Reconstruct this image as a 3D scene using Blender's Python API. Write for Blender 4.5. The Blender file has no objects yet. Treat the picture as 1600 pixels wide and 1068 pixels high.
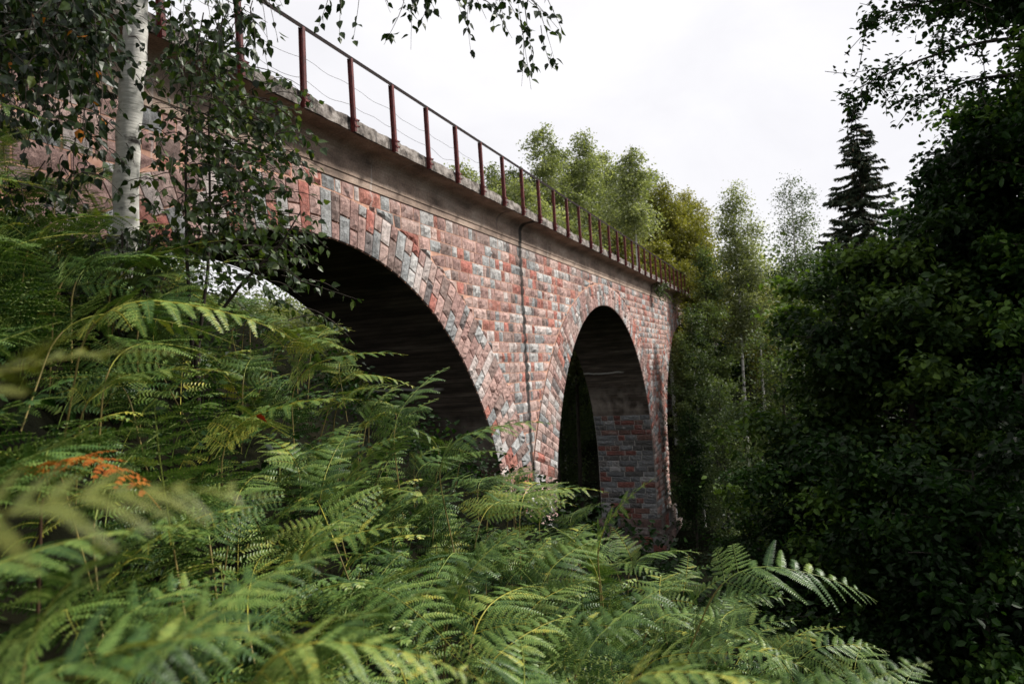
import bpy, math, random
import numpy as np
from mathutils import Vector, Matrix

C = bpy.context.scene.collection
sc = bpy.context.scene
rng = np.random.default_rng(7)
PI = math.pi
R_ = math.radians

# ------------------------------------------------------------------ camera
# World: x runs along the viaduct, y towards it (front face at y = FY), z up, eye level at z = 0.
F_PX, YAW, PIT, ROL = 1136.5, R_(22.14), R_(2.443), R_(-3.275)
cy_, sy_ = math.cos(YAW), math.sin(YAW)
_fw = np.array([cy_*math.cos(PIT), sy_*math.cos(PIT), math.sin(PIT)])
_rt = np.array([sy_, -cy_, 0.0])
_up = np.cross(_rt, _fw)
_r2 = math.cos(ROL)*_rt + math.sin(ROL)*_up
_u2 = -math.sin(ROL)*_rt + math.cos(ROL)*_up
cd = bpy.data.cameras.new('camera')
cam = bpy.data.objects.new('camera', cd)
C.objects.link(cam)
cam.matrix_world = Matrix(((_r2[0], _u2[0], -_fw[0], 0), (_r2[1], _u2[1], -_fw[1], 0), (_r2[2], _u2[2], -_fw[2], 0), (0, 0, 0, 1)))
cd.sensor_width = 36.0
cd.lens = F_PX/1600*36
cd.clip_start = 0.05
cd.clip_end = 3000
cd.dof.use_dof = True
cd.dof.focus_distance = 6.5
cd.dof.aperture_fstop = 2.8
sc.camera = cam

def at(px, py, depth):
    """the point of the place seen at a pixel of the 1600 px photograph, depth metres along the view axis"""
    return depth*(_fw + (px-800)/F_PX*_r2 - (py-534)/F_PX*_u2)

# ------------------------------------------------------------------ world, sun, exposure
SUN_EL, SUN_DIR = R_(42), np.array([0.55, -0.83, 0])
SUN_DIR = SUN_DIR/np.linalg.norm(SUN_DIR)
w = bpy.data.worlds.new('World')
sc.world = w
w.use_nodes = True
nt = w.node_tree
nt.nodes.clear()
def N(t, k, **kw):
    n = t.nodes.new(k)
    for a, v in kw.items():
        setattr(n, a, v)
    return n
sky = N(nt, 'ShaderNodeTexSky', sky_type='NISHITA', sun_disc=False, sun_elevation=SUN_EL,
        sun_rotation=math.atan2(SUN_DIR[0], SUN_DIR[1]), dust_density=2.0)
tc = N(nt, 'ShaderNodeTexCoord')
mp = N(nt, 'ShaderNodeMapping')
mp.inputs['Scale'].default_value = (1, 1, 2.2)
nz = N(nt, 'ShaderNodeTexNoise')
nz.inputs['Scale'].default_value = 2.6
nz.inputs['Detail'].default_value = 7
nz.inputs['Roughness'].default_value = 0.55
nz.inputs['Distortion'].default_value = 0.4
cr = N(nt, 'ShaderNodeValToRGB')
cr.color_ramp.elements[0].position = 0.33
cr.color_ramp.elements[0].color = (6.5, 6.4, 6.6, 1)
cr.color_ramp.elements[1].position = 0.62
cr.color_ramp.elements[1].color = (7.3, 7.2, 7.28, 1)
mx = N(nt, 'ShaderNodeMix', data_type='RGBA')
mx.inputs[0].default_value = 0.93
bg = N(nt, 'ShaderNodeBackground')
bg.inputs[1].default_value = 0.1
out = N(nt, 'ShaderNodeOutputWorld')
nt.links.new(tc.outputs['Generated'], mp.inputs[0])
nt.links.new(mp.outputs[0], nz.inputs[0])
nt.links.new(nz.outputs[0], cr.inputs[0])
nt.links.new(sky.outputs[0], mx.inputs[6])
nt.links.new(cr.outputs[0], mx.inputs[7])
nt.links.new(mx.outputs[2], bg.inputs[0])
nt.links.new(bg.outputs[0], out.inputs[0])

sl = bpy.data.lights.new('sun', 'SUN')
sl.energy = 4.2
sl.angle = R_(8)
sl.color = (1.0, 0.95, 0.88)
so = bpy.data.objects.new('sun', sl)
C.objects.link(so)
_sd = Vector((SUN_DIR[0]*math.cos(SUN_EL), SUN_DIR[1]*math.cos(SUN_EL), math.sin(SUN_EL)))
so.rotation_euler = _sd.to_track_quat('Z', 'Y').to_euler()

sc.view_settings.view_transform = 'Standard'
sc.view_settings.look = 'None'
sc.view_settings.gamma = 1
sc.view_settings.exposure = 0.58
sc.render.engine = 'CYCLES'
sc.cycles.max_bounces = 6
sc.cycles.diffuse_bounces = 3
sc.cycles.glossy_bounces = 2
sc.cycles.transmission_bounces = 3
sc.cycles.use_denoising = True
sc.cycles.denoiser = 'OPENIMAGEDENOISE'
sc.cycles.caustics_reflective = False
sc.cycles.caustics_refractive = False

# ------------------------------------------------------------------ helpers
class MB:
    """collects faces and builds ONE mesh object"""
    def __init__(self):
        self.v, self.f, self.n = [], [], 0
    def add(self, verts, faces, tone=None, col=None, smooth=False):
        verts = np.asarray(verts, float).reshape(-1, 3)
        faces = np.asarray(faces, int)
        m = len(faces)
        t = np.broadcast_to(np.asarray(0.5 if tone is None else tone, float), (m,))
        c = np.broadcast_to(np.asarray((0.5, 0.5, 0.5) if col is None else col, float), (m, 3))
        self.v.append(verts)
        self.f.append((faces+self.n, t, c, smooth))
        self.n += len(verts)
    def box(self, c, s, col=None, rz=0.0):
        c, s = np.asarray(c, float), np.asarray(s, float)/2
        p = np.array([(x, y, z) for x in (-1, 1) for y in (-1, 1) for z in (-1, 1)], float)*s
        if rz:
            a, b = math.cos(rz), math.sin(rz)
            p = np.stack([p[:, 0]*a-p[:, 1]*b, p[:, 0]*b+p[:, 1]*a, p[:, 2]], 1)
        self.add(p+c, [(0, 1, 3, 2), (4, 6, 7, 5), (0, 4, 5, 1), (2, 3, 7, 6), (0, 2, 6, 4), (1, 5, 7, 3)], col=col)
    def tube(self, P, r, n=6, tone=None, cap=True):
        P = np.asarray(P, float)
        r = np.broadcast_to(np.asarray(r, float), (len(P),))
        T = np.gradient(P, axis=0)
        T /= np.linalg.norm(T, axis=1)[:, None]+1e-9
        ref = np.array([0.31, 0.95, 0.05]) if abs(T[0][2]) > 0.7 else np.array([0.05, 0.1, 1.0])
        A = np.cross(T, ref)
        A /= np.linalg.norm(A, axis=1)[:, None]+1e-9
        B = np.cross(T, A)
        th = np.linspace(0, 2*PI, n, endpoint=False)
        V = P[:, None]+r[:, None, None]*(np.cos(th)[None, :, None]*A[:, None]+np.sin(th)[None, :, None]*B[:, None])
        k = len(P)
        i, j = np.meshgrid(np.arange(k-1), np.arange(n), indexing='ij')
        j2 = (j+1) % n
        F = np.stack([i*n+j, i*n+j2, (i+1)*n+j2, (i+1)*n+j], -1).reshape(-1, 4)
        self.add(V, F, tone=tone, smooth=True)
    def leaves(self, tpl, pos, X, Y, size, tone):
        """many copies of a leaf: tpl = (verts in its own x (along), y (across), z), faces)"""
        tv, tf = tpl
        tv = np.asarray(tv, float)
        pos, X, Y = (np.asarray(a, float) for a in (pos, X, Y))
        Z = np.cross(X, Y)
        M = np.stack([X, Y, Z], 1)*np.asarray(size, float)[:, None, None]
        V = np.einsum('vk,nkj->nvj', tv, M)+pos[:, None]
        off = (np.arange(len(pos))*len(tv))[:, None]
        base = 0
        for fs in tf:                                      # faces grouped by number of corners
            fs = np.asarray(fs, int)
            F = (fs[None]+off[:, :, None]).reshape(-1, fs.shape[1])
            if base == 0:
                self.add(V, F, tone=np.repeat(tone, len(fs)))
                base = 1
            else:
                self.f.append((F+self.n-len(V)*len(tv), np.repeat(tone, len(fs)), np.broadcast_to(np.array([.5, .5, .5]), (len(F), 3)), False))
    def build(self, name, mat, parent=None):
        me = bpy.data.meshes.new(name)
        V = np.concatenate(self.v)
        loops, tot, tone, col, sm = [], [], [], [], []
        for F, t, c, s in self.f:
            loops.append(F.ravel())
            tot.append(np.full(len(F), F.shape[1]))
            tone.append(t); col.append(c); sm.append(np.full(len(F), s))
        loops = np.concatenate(loops); tot = np.concatenate(tot)
        me.vertices.add(len(V)); me.vertices.foreach_set('co', V.astype(np.float32).ravel())
        me.loops.add(len(loops)); me.loops.foreach_set('vertex_index', loops.astype(np.int32))
        me.polygons.add(len(tot))
        me.polygons.foreach_set('loop_start', np.concatenate([[0], np.cumsum(tot)[:-1]]).astype(np.int32))
        me.polygons.foreach_set('loop_total', tot.astype(np.int32))
        me.polygons.foreach_set('use_smooth', np.concatenate(sm))
        a = me.attributes.new('tone', 'FLOAT', 'FACE'); a.data.foreach_set('value', np.concatenate(tone).astype(np.float32))
        cc = np.concatenate(col); cc = np.concatenate([cc, np.ones((len(cc), 1))], 1)
        a = me.attributes.new('col', 'FLOAT_COLOR', 'FACE'); a.data.foreach_set('color', cc.astype(np.float32).ravel())
        me.update(calc_edges=True)
        me.validate()
        me.materials.append(mat)
        o = bpy.data.objects.new(name, me)
        C.objects.link(o)
        if parent is not None:
            o.parent = parent
        return o

def tag(o, label=None, cat=None, group=None, kind=None):
    if label: o['label'] = label
    if cat: o['category'] = cat
    if group: o['group'] = group
    if kind: o['kind'] = kind
    return o

def thing(name, label, cat, loc=(0, 0, 0), rz=0.0, group=None):
    o = bpy.data.objects.new(name, None)
    o.empty_display_size = 0.2
    C.objects.link(o)
    o.location = Vector(loc)
    o.rotation_euler = (0, 0, rz)
    return tag(o, label, cat, group)

def copy_tree(root, loc, rot, scale, label=None):
    r = root.copy(); C.objects.link(r)
    r.location = Vector(loc); r.rotation_euler = rot; r.scale = (scale,)*3
    if label: r['label'] = label
    for ch in root.children:
        c = ch.copy(); C.objects.link(c); c.parent = r
    return r

def unit(a):
    return a/(np.linalg.norm(a, axis=-1, keepdims=True)+1e-9)

# ------------------------------------------------------------------ materials
def mat_base(name):
    m = bpy.data.materials.new(name)
    m.use_nodes = True
    t = m.node_tree
    t.nodes.clear()
    o = N(t, 'ShaderNodeOutputMaterial')
    return m, t, o
def ramp(t, src, stops):
    r = N(t, 'ShaderNodeValToRGB')
    e = r.color_ramp.elements
    while len(e) < len(stops):
        e.new(0.5)
    for k, (p, c) in enumerate(stops):
        e[k].position = p
        e[k].color = (*c, 1) if len(c) == 3 else c
    t.links.new(src, r.inputs[0])
    return r.outputs[0]
def noise(t, vec, scale, detail=4, rough=0.55):
    n = N(t, 'ShaderNodeTexNoise')
    n.inputs['Scale'].default_value = scale
    n.inputs['Detail'].default_value = detail
    n.inputs['Roughness'].default_value = rough
    t.links.new(vec, n.inputs['Vector'])
    return n.outputs[0]
def mixc(t, fac, a, b, blend='MIX'):
    m = N(t, 'ShaderNodeMix', data_type='RGBA', blend_type=blend)
    for s, v in ((0, fac), (6, a), (7, b)):
        if isinstance(v, (int, float)): m.inputs[s].default_value = v
        elif isinstance(v, tuple): m.inputs[s].default_value = (*v, 1)
        else: t.links.new(v, m.inputs[s])
    return m.outputs[2]
def math_(t, op, a, b=None, c=None, clamp=False):
    m = N(t, 'ShaderNodeMath', operation=op, use_clamp=clamp)
    for k, v in enumerate((a, b, c)):
        if v is None: continue
        if isinstance(v, (int, float)): m.inputs[k].default_value = v
        else: t.links.new(v, m.inputs[k])
    return m.outputs[0]
def coords(t, kind='Object', scale=(1, 1, 1)):
    c = N(t, 'ShaderNodeTexCoord')
    m = N(t, 'ShaderNodeMapping')
    m.inputs['Scale'].default_value = scale
    t.links.new(c.outputs[kind], m.inputs[0])
    return m.outputs[0]

def leaf_mat(name, stops, transl=0.35, rough=0.45, spec=0.35):
    m, t, o = mat_base(name)
    a = N(t, 'ShaderNodeAttribute', attribute_name='tone')
    oi = N(t, 'ShaderNodeObjectInfo')
    ton = math_(t, 'ADD', a.outputs['Fac'], math_(t, 'MULTIPLY', math_(t, 'SUBTRACT', oi.outputs['Random'], 0.5), 0.3), clamp=True)
    c = ramp(t, ton, stops)
    p = N(t, 'ShaderNodeBsdfPrincipled')
    p.inputs['Roughness'].default_value = rough
    p.inputs['Specular IOR Level'].default_value = spec
    t.links.new(c, p.inputs['Base Color'])
    tr = N(t, 'ShaderNodeBsdfTranslucent')
    t.links.new(mixc(t, 1.0, c, (1.25, 1.3, 0.55), 'MULTIPLY'), tr.inputs[0])
    mxs = N(t, 'ShaderNodeMixShader')
    mxs.inputs[0].default_value = transl
    t.links.new(p.outputs[0], mxs.inputs[1])
    t.links.new(tr.outputs[0], mxs.inputs[2])
    t.links.new(mxs.outputs[0], o.inputs[0])
    return m

def simple_mat(name, col_fn, rough=0.85, bump=None, spec=0.3, metal=0.0):
    m, t, o = mat_base(name)
    p = N(t, 'ShaderNodeBsdfPrincipled')
    p.inputs['Roughness'].default_value = rough
    p.inputs['Specular IOR Level'].default_value = spec
    p.inputs['Metallic'].default_value = metal
    c = col_fn(t)
    if isinstance(c, tuple): p.inputs['Base Color'].default_value = (*c, 1)
    else: t.links.new(c, p.inputs['Base Color'])
    if bump:
        b = N(t, 'ShaderNodeBump')
        b.inputs['Strength'].default_value = bump[1]
        b.inputs['Distance'].default_value = bump[2]
        t.links.new(bump[0](t), b.inputs['Height'])
        t.links.new(b.outputs[0], p.inputs['Normal'])
    t.links.new(p.outputs[0], o.inputs[0])
    return m

FY = 8.5           # front face of the viaduct
WID = 3.22         # its width
RAD, ARCH1, SPAN, CROWN = 8.5, 11.36, 21.24, 2.83
ZC = CROWN-RAD     # springing level
JOINTS = (ARCH1+SPAN/2, ARCH1+1.5*SPAN)

def stain_nodes(t, base, patch=1.0):
    """run-off down the expansion joints, soot-dark runs and white lime drips: marks with their own shape on the stone"""
    c = N(t, 'ShaderNodeTexCoord')
    s = N(t, 'ShaderNodeSeparateXYZ')
    t.links.new(c.outputs['Object'], s.inputs[0])
    x, z = s.outputs[0], s.outputs[2]
    wob = noise(t, coords(t, scale=(0.6, 0.6, 1.3)), 1.4, 5)
    col = base
    for jx, hw, z0, st in ((JOINTS[0], 0.095, -4.2, 0.93), (JOINTS[1], 0.10, 2.3, 0.8), (ARCH1+SPAN/2-1.9, 0.05, 3.9, 0.6)):
        d = math_(t, 'ABSOLUTE', math_(t, 'SUBTRACT', x, math_(t, 'ADD', math_(t, 'MULTIPLY', wob, 0.16), jx-0.08)))
        k = math_(t, 'SUBTRACT', 1.0, math_(t, 'SMOOTH_MIN', math_(t, 'DIVIDE', d, hw*1.7), 1.0, 0.35), clamp=True)
        k = math_(t, 'MULTIPLY', math_(t, 'MULTIPLY', k, 2.6, clamp=True), st)
        fade = math_(t, 'DIVIDE', math_(t, 'SUBTRACT', z, z0), 1.2, clamp=True)
        k = math_(t, 'MULTIPLY', k, fade)
        col = mixc(t, k, col, (0.018, 0.018, 0.017))
    stk = noise(t, coords(t, scale=(1.1, 1, 0.10)), 1.5, 6, 0.6)
    col = mixc(t, math_(t, 'MULTIPLY', math_(t, 'SUBTRACT', stk, 0.54), 2.6, clamp=True), col, (0.07, 0.055, 0.048))
    # lime drips under the cornice
    drip = noise(t, coords(t, scale=(5.5, 0.2, 0.35)), 1.0, 3, 0.6)
    dk = math_(t, 'MULTIPLY', math_(t, 'SUBTRACT', drip, 0.66), 9.0, clamp=True)
    top = math_(t, 'DIVIDE', math_(t, 'SUBTRACT', z, 2.2), 1.6, clamp=True)
    dk = math_(t, 'MULTIPLY', math_(t, 'MULTIPLY', dk, top), 0.55)
    col = mixc(t, dk, col, (0.55, 0.55, 0.52))
    # dark damp patches, denser near the top courses; on the cornice also painted shade
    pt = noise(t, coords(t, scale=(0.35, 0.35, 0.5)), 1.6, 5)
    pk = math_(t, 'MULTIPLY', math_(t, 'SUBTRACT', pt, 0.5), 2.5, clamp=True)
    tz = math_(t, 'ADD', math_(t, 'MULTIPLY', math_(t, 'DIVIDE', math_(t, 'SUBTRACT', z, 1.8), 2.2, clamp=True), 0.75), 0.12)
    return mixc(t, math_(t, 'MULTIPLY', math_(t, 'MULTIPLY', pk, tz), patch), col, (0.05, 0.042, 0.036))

def stone_col(t):
    a = N(t, 'ShaderNodeAttribute', attribute_name='col')
    n = noise(t, coords(t), 9.0, 6, 0.65)
    v = ramp(t, n, [(0.3, (0.34, 0.31, 0.3)), (0.43, (0.85, 0.83, 0.82)), (0.55, (1, 1, 1)), (0.72, (1.35, 1.32, 1.3))])
    c = mixc(t, 1.0, a.outputs['Color'], v, 'MULTIPLY')
    n2 = noise(t, coords(t), 60.0, 3, 0.7)
    c = mixc(t, 1.0, c, ramp(t, n2, [(0.33, (0.6, 0.6, 0.6)), (0.5, (1, 1, 1)), (0.7, (1.25, 1.22, 1.2))]), 'MULTIPLY')
    n3 = noise(t, coords(t), 3.1, 5, 0.6)
    c = mixc(t, math_(t, 'MULTIPLY', math_(t, 'SUBTRACT', n3, 0.56), 4.0, clamp=True), c, mixc(t, 0.55, c, (0.48, 0.44, 0.42)))
    return stain_nodes(t, c)
M = {}
M['stone'] = simple_mat('granite', stone_col, 0.88, (lambda t: noise(t, coords(t), 11.0, 9, 0.74), 1.0, 0.05))
def mortar_col(t):
    n = noise(t, coords(t), 6.0, 5)
    return stain_nodes(t, ramp(t, n, [(0.3, (0.38, 0.2, 0.14)), (0.6, (0.58, 0.34, 0.25)), (0.8, (0.68, 0.48, 0.4))]))
M['mortar'] = simple_mat('mortar', mortar_col, 0.95, (lambda t: noise(t, coords(t), 50.0, 4), 0.5, 0.01))
def conc_col(t):
    n = noise(t, coords(t, scale=(0.5, 1, 1.6)), 1.7, 7, 0.6)
    c = ramp(t, n, [(0.3, (0.15, 0.11, 0.087)), (0.5, (0.36, 0.265, 0.21)), (0.7, (0.5, 0.4, 0.325))])
    n2 = noise(t, coords(t), 30.0, 4, 0.7)
    c = mixc(t, 1.0, c, ramp(t, n2, [(0.35, (0.65, 0.65, 0.65)), (0.6, (1.1, 1.1, 1.1))]), 'MULTIPLY')
    return stain_nodes(t, c, 0.8)  # heavier patches paint the shade under the ledge into the concrete
def board_h(t):
    wv = N(t, 'ShaderNodeTexWave', bands_direction='Z', wave_profile='SAW')
    wv.inputs['Scale'].default_value = 2.0
    wv.inputs['Distortion'].default_value = 0.6
    t.links.new(coords(t), wv.inputs[0])
    return wv.outputs[1]
M['pale_mortar'] = simple_mat('pale_mortar', lambda t: ramp(t, noise(t, coords(t), 5.0, 4), [(0.35, (0.3, 0.28, 0.26)), (0.65, (0.55, 0.52, 0.48))]), 0.95)
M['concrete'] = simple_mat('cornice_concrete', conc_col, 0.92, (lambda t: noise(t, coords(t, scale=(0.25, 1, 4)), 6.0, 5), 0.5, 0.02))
def ledge_col(t):
    n = noise(t, coords(t), 4.5, 8, 0.7)
    c = ramp(t, n, [(0.36, (0.02, 0.018, 0.017)), (0.48, (0.15, 0.13, 0.115)), (0.62, (0.32, 0.29, 0.265)), (0.8, (0.42, 0.4, 0.38))])
    n2 = noise(t, coords(t, scale=(4, 1, 0.4)), 3.0, 3)
    return mixc(t, math_(t, 'MULTIPLY', math_(t, 'SUBTRACT', n2, 0.58), 8.0, clamp=True), c, (0.02, 0.019, 0.018))
M['ledge'] = simple_mat('weathered_ledge_concrete', ledge_col, 0.95, (lambda t: noise(t, coords(t), 18.0, 8, 0.7), 1.0, 0.03))
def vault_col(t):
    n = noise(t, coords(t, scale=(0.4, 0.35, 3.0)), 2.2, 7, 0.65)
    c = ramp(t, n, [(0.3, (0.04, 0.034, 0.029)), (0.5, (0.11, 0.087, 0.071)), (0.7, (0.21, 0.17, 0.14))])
    c0 = N(t, 'ShaderNodeTexCoord'); s0 = N(t, 'ShaderNodeSeparateXYZ'); t.links.new(c0.outputs['Object'], s0.inputs[0])
    xr_ = math_(t, 'SUBTRACT', s0.outputs[0], ARCH1)
    xr_ = math_(t, 'SUBTRACT', xr_, math_(t, 'MULTIPLY', math_(t, 'ROUND', math_(t, 'DIVIDE', xr_, SPAN)), SPAN))
    pk_ = math_(t, 'MULTIPLY', math_(t, 'ARCTAN2', math_(t, 'SUBTRACT', s0.outputs[2], ZC), xr_), RAD/0.17)
    wn = N(t, 'ShaderNodeTexWhiteNoise', noise_dimensions='1D'); t.links.new(math_(t, 'FLOOR', pk_), wn.inputs['W'])
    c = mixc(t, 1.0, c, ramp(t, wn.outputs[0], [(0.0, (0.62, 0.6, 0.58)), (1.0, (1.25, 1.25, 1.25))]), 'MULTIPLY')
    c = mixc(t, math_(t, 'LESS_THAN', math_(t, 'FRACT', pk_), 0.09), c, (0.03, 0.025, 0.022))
    # pale lime at the foot of the vault
    cc = N(t, 'ShaderNodeTexCoord'); s = N(t, 'ShaderNodeSeparateXYZ'); t.links.new(cc.outputs['Object'], s.inputs[0])
    zz = s.outputs[2]
    lim = noise(t, coords(t, scale=(1, 0.9, 0.7)), 1.5, 5)
    k = math_(t, 'SUBTRACT', 1.0, math_(t, 'DIVIDE', math_(t, 'ABSOLUTE', math_(t, 'ADD', zz, 2.1)), 1.3), clamp=True)
    k = math_(t, 'MULTIPLY', k, math_(t, 'MULTIPLY', math_(t, 'SUBTRACT', lim, 0.42), 5.0, clamp=True))
    c = mixc(t, math_(t, 'MULTIPLY', k, 0.8), c, (0.36, 0.31, 0.27))
    crk = math_(t, 'ABSOLUTE', math_(t, 'SUBTRACT', zz, math_(t, 'ADD', math_(t, 'MULTIPLY', noise(t, coords(t, scale=(0.1, 1, 0.1)), 0.8, 3), 0.25), -0.42)))
    ck = math_(t, 'SUBTRACT', 1.0, math_(t, 'DIVIDE', crk, 0.045), clamp=True)
    ylim = math_(t, 'MULTIPLY', math_(t, 'SUBTRACT', s.outputs[1], FY+0.9), 4.0, clamp=True)
    return mixc(t, math_(t, 'MULTIPLY', math_(t, 'MULTIPLY', ck, 2.0, clamp=True), ylim), c, (0.62, 0.6, 0.57))
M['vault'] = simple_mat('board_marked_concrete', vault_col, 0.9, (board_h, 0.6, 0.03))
def rust_col(t):
    n = noise(t, coords(t, scale=(1, 1, 0.5)), 14.0, 5, 0.65)
    return ramp(t, n, [(0.3, (0.045, 0.009, 0.008)), (0.55, (0.12, 0.02, 0.018)), (0.75, (0.19, 0.05, 0.035))])
M['red_steel'] = simple_mat('red_primer_steel', rust_col, 0.55, (lambda t: noise(t, coords(t), 60.0, 3), 0.3, 0.004))
M['dark_steel'] = simple_mat('dark_steel', lambda t: ramp(t, noise(t, coords(t), 20.0, 4), [(0.35, (0.008, 0.007, 0.008)), (0.7, (0.03, 0.018, 0.016))]), 0.8, spec=0.1)
M['wire'] = simple_mat('fence_wire', lambda t: (0.09, 0.085, 0.085), 0.5, metal=0.4)
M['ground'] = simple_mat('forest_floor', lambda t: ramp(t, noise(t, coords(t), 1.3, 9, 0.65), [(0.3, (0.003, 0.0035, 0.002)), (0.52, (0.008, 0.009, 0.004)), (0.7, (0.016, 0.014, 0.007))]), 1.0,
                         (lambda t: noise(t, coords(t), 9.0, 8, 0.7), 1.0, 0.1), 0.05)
def birch_bark(t):
    n = noise(t, coords(t, scale=(1, 1, 7)), 5.0, 5, 0.6)
    c = ramp(t, n, [(0.29, (0.05, 0.04, 0.035)), (0.34, (0.45, 0.43, 0.39)), (0.42, (0.5, 0.49, 0.45)), (0.75, (0.62, 0.61, 0.56))])
    n2 = noise(t, coords(t, scale=(1.2, 1.2, 2.2)), 2.6, 6, 0.6)
    c = mixc(t, math_(t, 'MULTIPLY', math_(t, 'SUBTRACT', n2, 0.555), 14.0, clamp=True), c, (0.022, 0.018, 0.015))
    n3 = noise(t, coords(t, scale=(1, 1, 0.5)), 1.4, 4)
    return mixc(t, math_(t, 'MULTIPLY', math_(t, 'SUBTRACT', n3, 0.58), 1.5, clamp=True), c, (0.5, 0.52, 0.42))
M['birch'] = simple_mat('birch_bark', birch_bark, 0.75, (lambda t: noise(t, coords(t, scale=(1, 1, 6)), 9.0, 5), 0.6, 0.012))
M['bark'] = simple_mat('dark_bark', lambda t: ramp(t, noise(t, coords(t, scale=(1, 1, 0.3)), 9.0, 6, 0.65), [(0.3, (0.012, 0.01, 0.008)), (0.7, (0.06, 0.05, 0.04))]), 0.95,
                       (lambda t: noise(t, coords(t, scale=(1, 1, 0.3)), 18.0, 5), 0.8, 0.02))
M['twig'] = simple_mat('dark_twig_bark', lambda t: (0.035, 0.026, 0.02), 0.8)
M['fern_stem'] = simple_mat('fern_stalk', lambda t: ramp(t, noise(t, coords(t), 12.0, 3), [(0.3, (0.1, 0.1, 0.03)), (0.7, (0.24, 0.17, 0.05))]), 0.6)
M['dry_stem'] = simple_mat('dry_fern_stalk', lambda t: (0.05, 0.025, 0.012), 0.7)
M['fern'] = leaf_mat('fern_leaf', [(0.0, (0.010, 0.034, 0.007)), (0.3, (0.038, 0.088, 0.018)), (0.6, (0.105, 0.178, 0.033)), (0.82, (0.21, 0.27, 0.06)), (0.95, (0.36, 0.34, 0.05))], 0.13, 0.42, 0.3)
M['fern_pale'] = leaf_mat('yellowing_fern_leaf', [(0.0, (0.05, 0.07, 0.012)), (0.5, (0.12, 0.14, 0.022)), (1.0, (0.22, 0.22, 0.04))], 0.2, 0.4, 0.4)
M['fern_dry'] = leaf_mat('dry_fern_leaf', [(0.0, (0.2, 0.045, 0.008)), (0.6, (0.4, 0.11, 0.015)), (1.0, (0.45, 0.2, 0.03))], 0.3, 0.6, 0.2)
M['birch_leaf'] = leaf_mat('birch_leaf', [(0.0, (0.005, 0.012, 0.005)), (0.5, (0.015, 0.031, 0.009)), (0.82, (0.045, 0.075, 0.017)), (0.955, (0.11, 0.14, 0.025)), (0.975, (0.45, 0.2, 0.02)), (1.0, (0.5, 0.16, 0.015))], 0.25, 0.42, 0.3)
M['sapling_leaf'] = leaf_mat('sapling_leaf', [(0.0, (0.012, 0.026, 0.009)), (0.5, (0.042, 0.072, 0.018)), (0.82, (0.09, 0.125, 0.028)), (0.955, (0.15, 0.17, 0.03)), (0.975, (0.45, 0.2, 0.02)), (1.0, (0.5, 0.16, 0.015))], 0.3, 0.4, 0.35)
M['far_leaf'] = leaf_mat('far_birch_leaf', [(0.0, (0.085, 0.11, 0.05)), (0.5, (0.2, 0.23, 0.11)), (1.0, (0.42, 0.45, 0.26))], 0.45, 0.42, 0.35)
M['yellow_leaf'] = leaf_mat('yellowing_leaf', [(0.0, (0.085, 0.09, 0.02)), (0.5, (0.19, 0.19, 0.04)), (1.0, (0.33, 0.31, 0.08))], 0.4, 0.5, 0.3)
M['mid_leaf'] = leaf_mat('mid_green_leaf', [(0.0, (0.025, 0.045, 0.018)), (0.5, (0.075, 0.11, 0.042)), (1.0, (0.15, 0.19, 0.07))], 0.4, 0.45, 0.22)
M['dark_leaf'] = leaf_mat('dark_alder_leaf', [(0.0, (0.003, 0.010, 0.002)), (0.5, (0.011, 0.031, 0.006)), (0.82, (0.024, 0.06, 0.011)), (1.0, (0.07, 0.13, 0.022))], 0.3, 0.5, 0.14)  # backlit shade of the alders put into the colour as very low albedo
M['shade_leaf'] = leaf_mat('shaded_alder_leaf', [(0.0, (0.008, 0.02, 0.006)), (0.5, (0.026, 0.054, 0.015)), (1.0, (0.10, 0.165, 0.03))], 0.3, 0.5, 0.16)  # less shade in the colour, for the better lit left of the wood
M['needle'] = leaf_mat('spruce_needle', [(0.0, (0.012, 0.024, 0.013)), (0.6, (0.032, 0.05, 0.026)), (1.0, (0.09, 0.06, 0.035))], 0.1, 0.6, 0.2)
M['red_leaf'] = simple_mat('red_leaf', lambda t: (0.5, 0.035, 0.01), 0.5)

# ------------------------------------------------------------------ terrain
A34 = R_(26)
def smax(a, b, k):
    return 0.5*(a+b+np.sqrt((a-b)**2+k*k))
def ground_z(x, y):
    x, y = np.asarray(x, float), np.asarray(y, float)
    q = -math.sin(A34)*x+math.cos(A34)*y
    t = math.cos(A34)*x+math.sin(A34)*y
    qq = np.where(q > 4, 4+(q-4)*0.18, q)
    z = -1.68+0.62*qq+0.34*np.clip(q-0.8, 0, 2.4)-np.clip(0.012*np.clip(t-7, 0, None)**2, 0, 9)
    z = z+0.10*np.sin(x*1.3+y*0.7)+0.07*np.sin(x*0.6-y*1.9)
    z = smax(z, -10.6+0.25*np.sin(x*.31)+0.2*np.sin(y*.43), 1.2)
    bank = np.clip(-13.0+(x-44)*0.46+0.15*np.clip(y-10, -6, 40), None, 4.3+0.035*(x-70))
    z = smax(z, bank, 2.0)
    side = np.clip(-11+(-y-22)*0.35, None, 6)
    return smax(z, side, 2.0)
def axis(a, b, fa, fb, n1, n2):
    return np.unique(np.concatenate([np.linspace(a, fa, n2), np.linspace(fa, fb, n1), np.linspace(fb, b, n2)]))
gx, gy = axis(-400, 900, -8, 90, 150, 14), axis(-500, 600, -40, 60, 150, 14)
GX, GY = np.meshgrid(gx, gy, indexing='ij')
mb = MB()
nx, ny = len(gx), len(gy)
ii, jj = np.meshgrid(np.arange(nx-1), np.arange(ny-1), indexing='ij')
mb.add(np.stack([GX, GY, ground_z(GX, GY)], -1).reshape(-1, 3), np.stack([ii*ny+jj, (ii+1)*ny+jj, (ii+1)*ny+jj+1, ii*ny+jj+1], -1).reshape(-1, 4), smooth=True)
tag(mb.build('ground', M['ground']), 'dark forest floor sloping down into the valley under the viaduct', 'ground', kind='structure')

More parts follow.
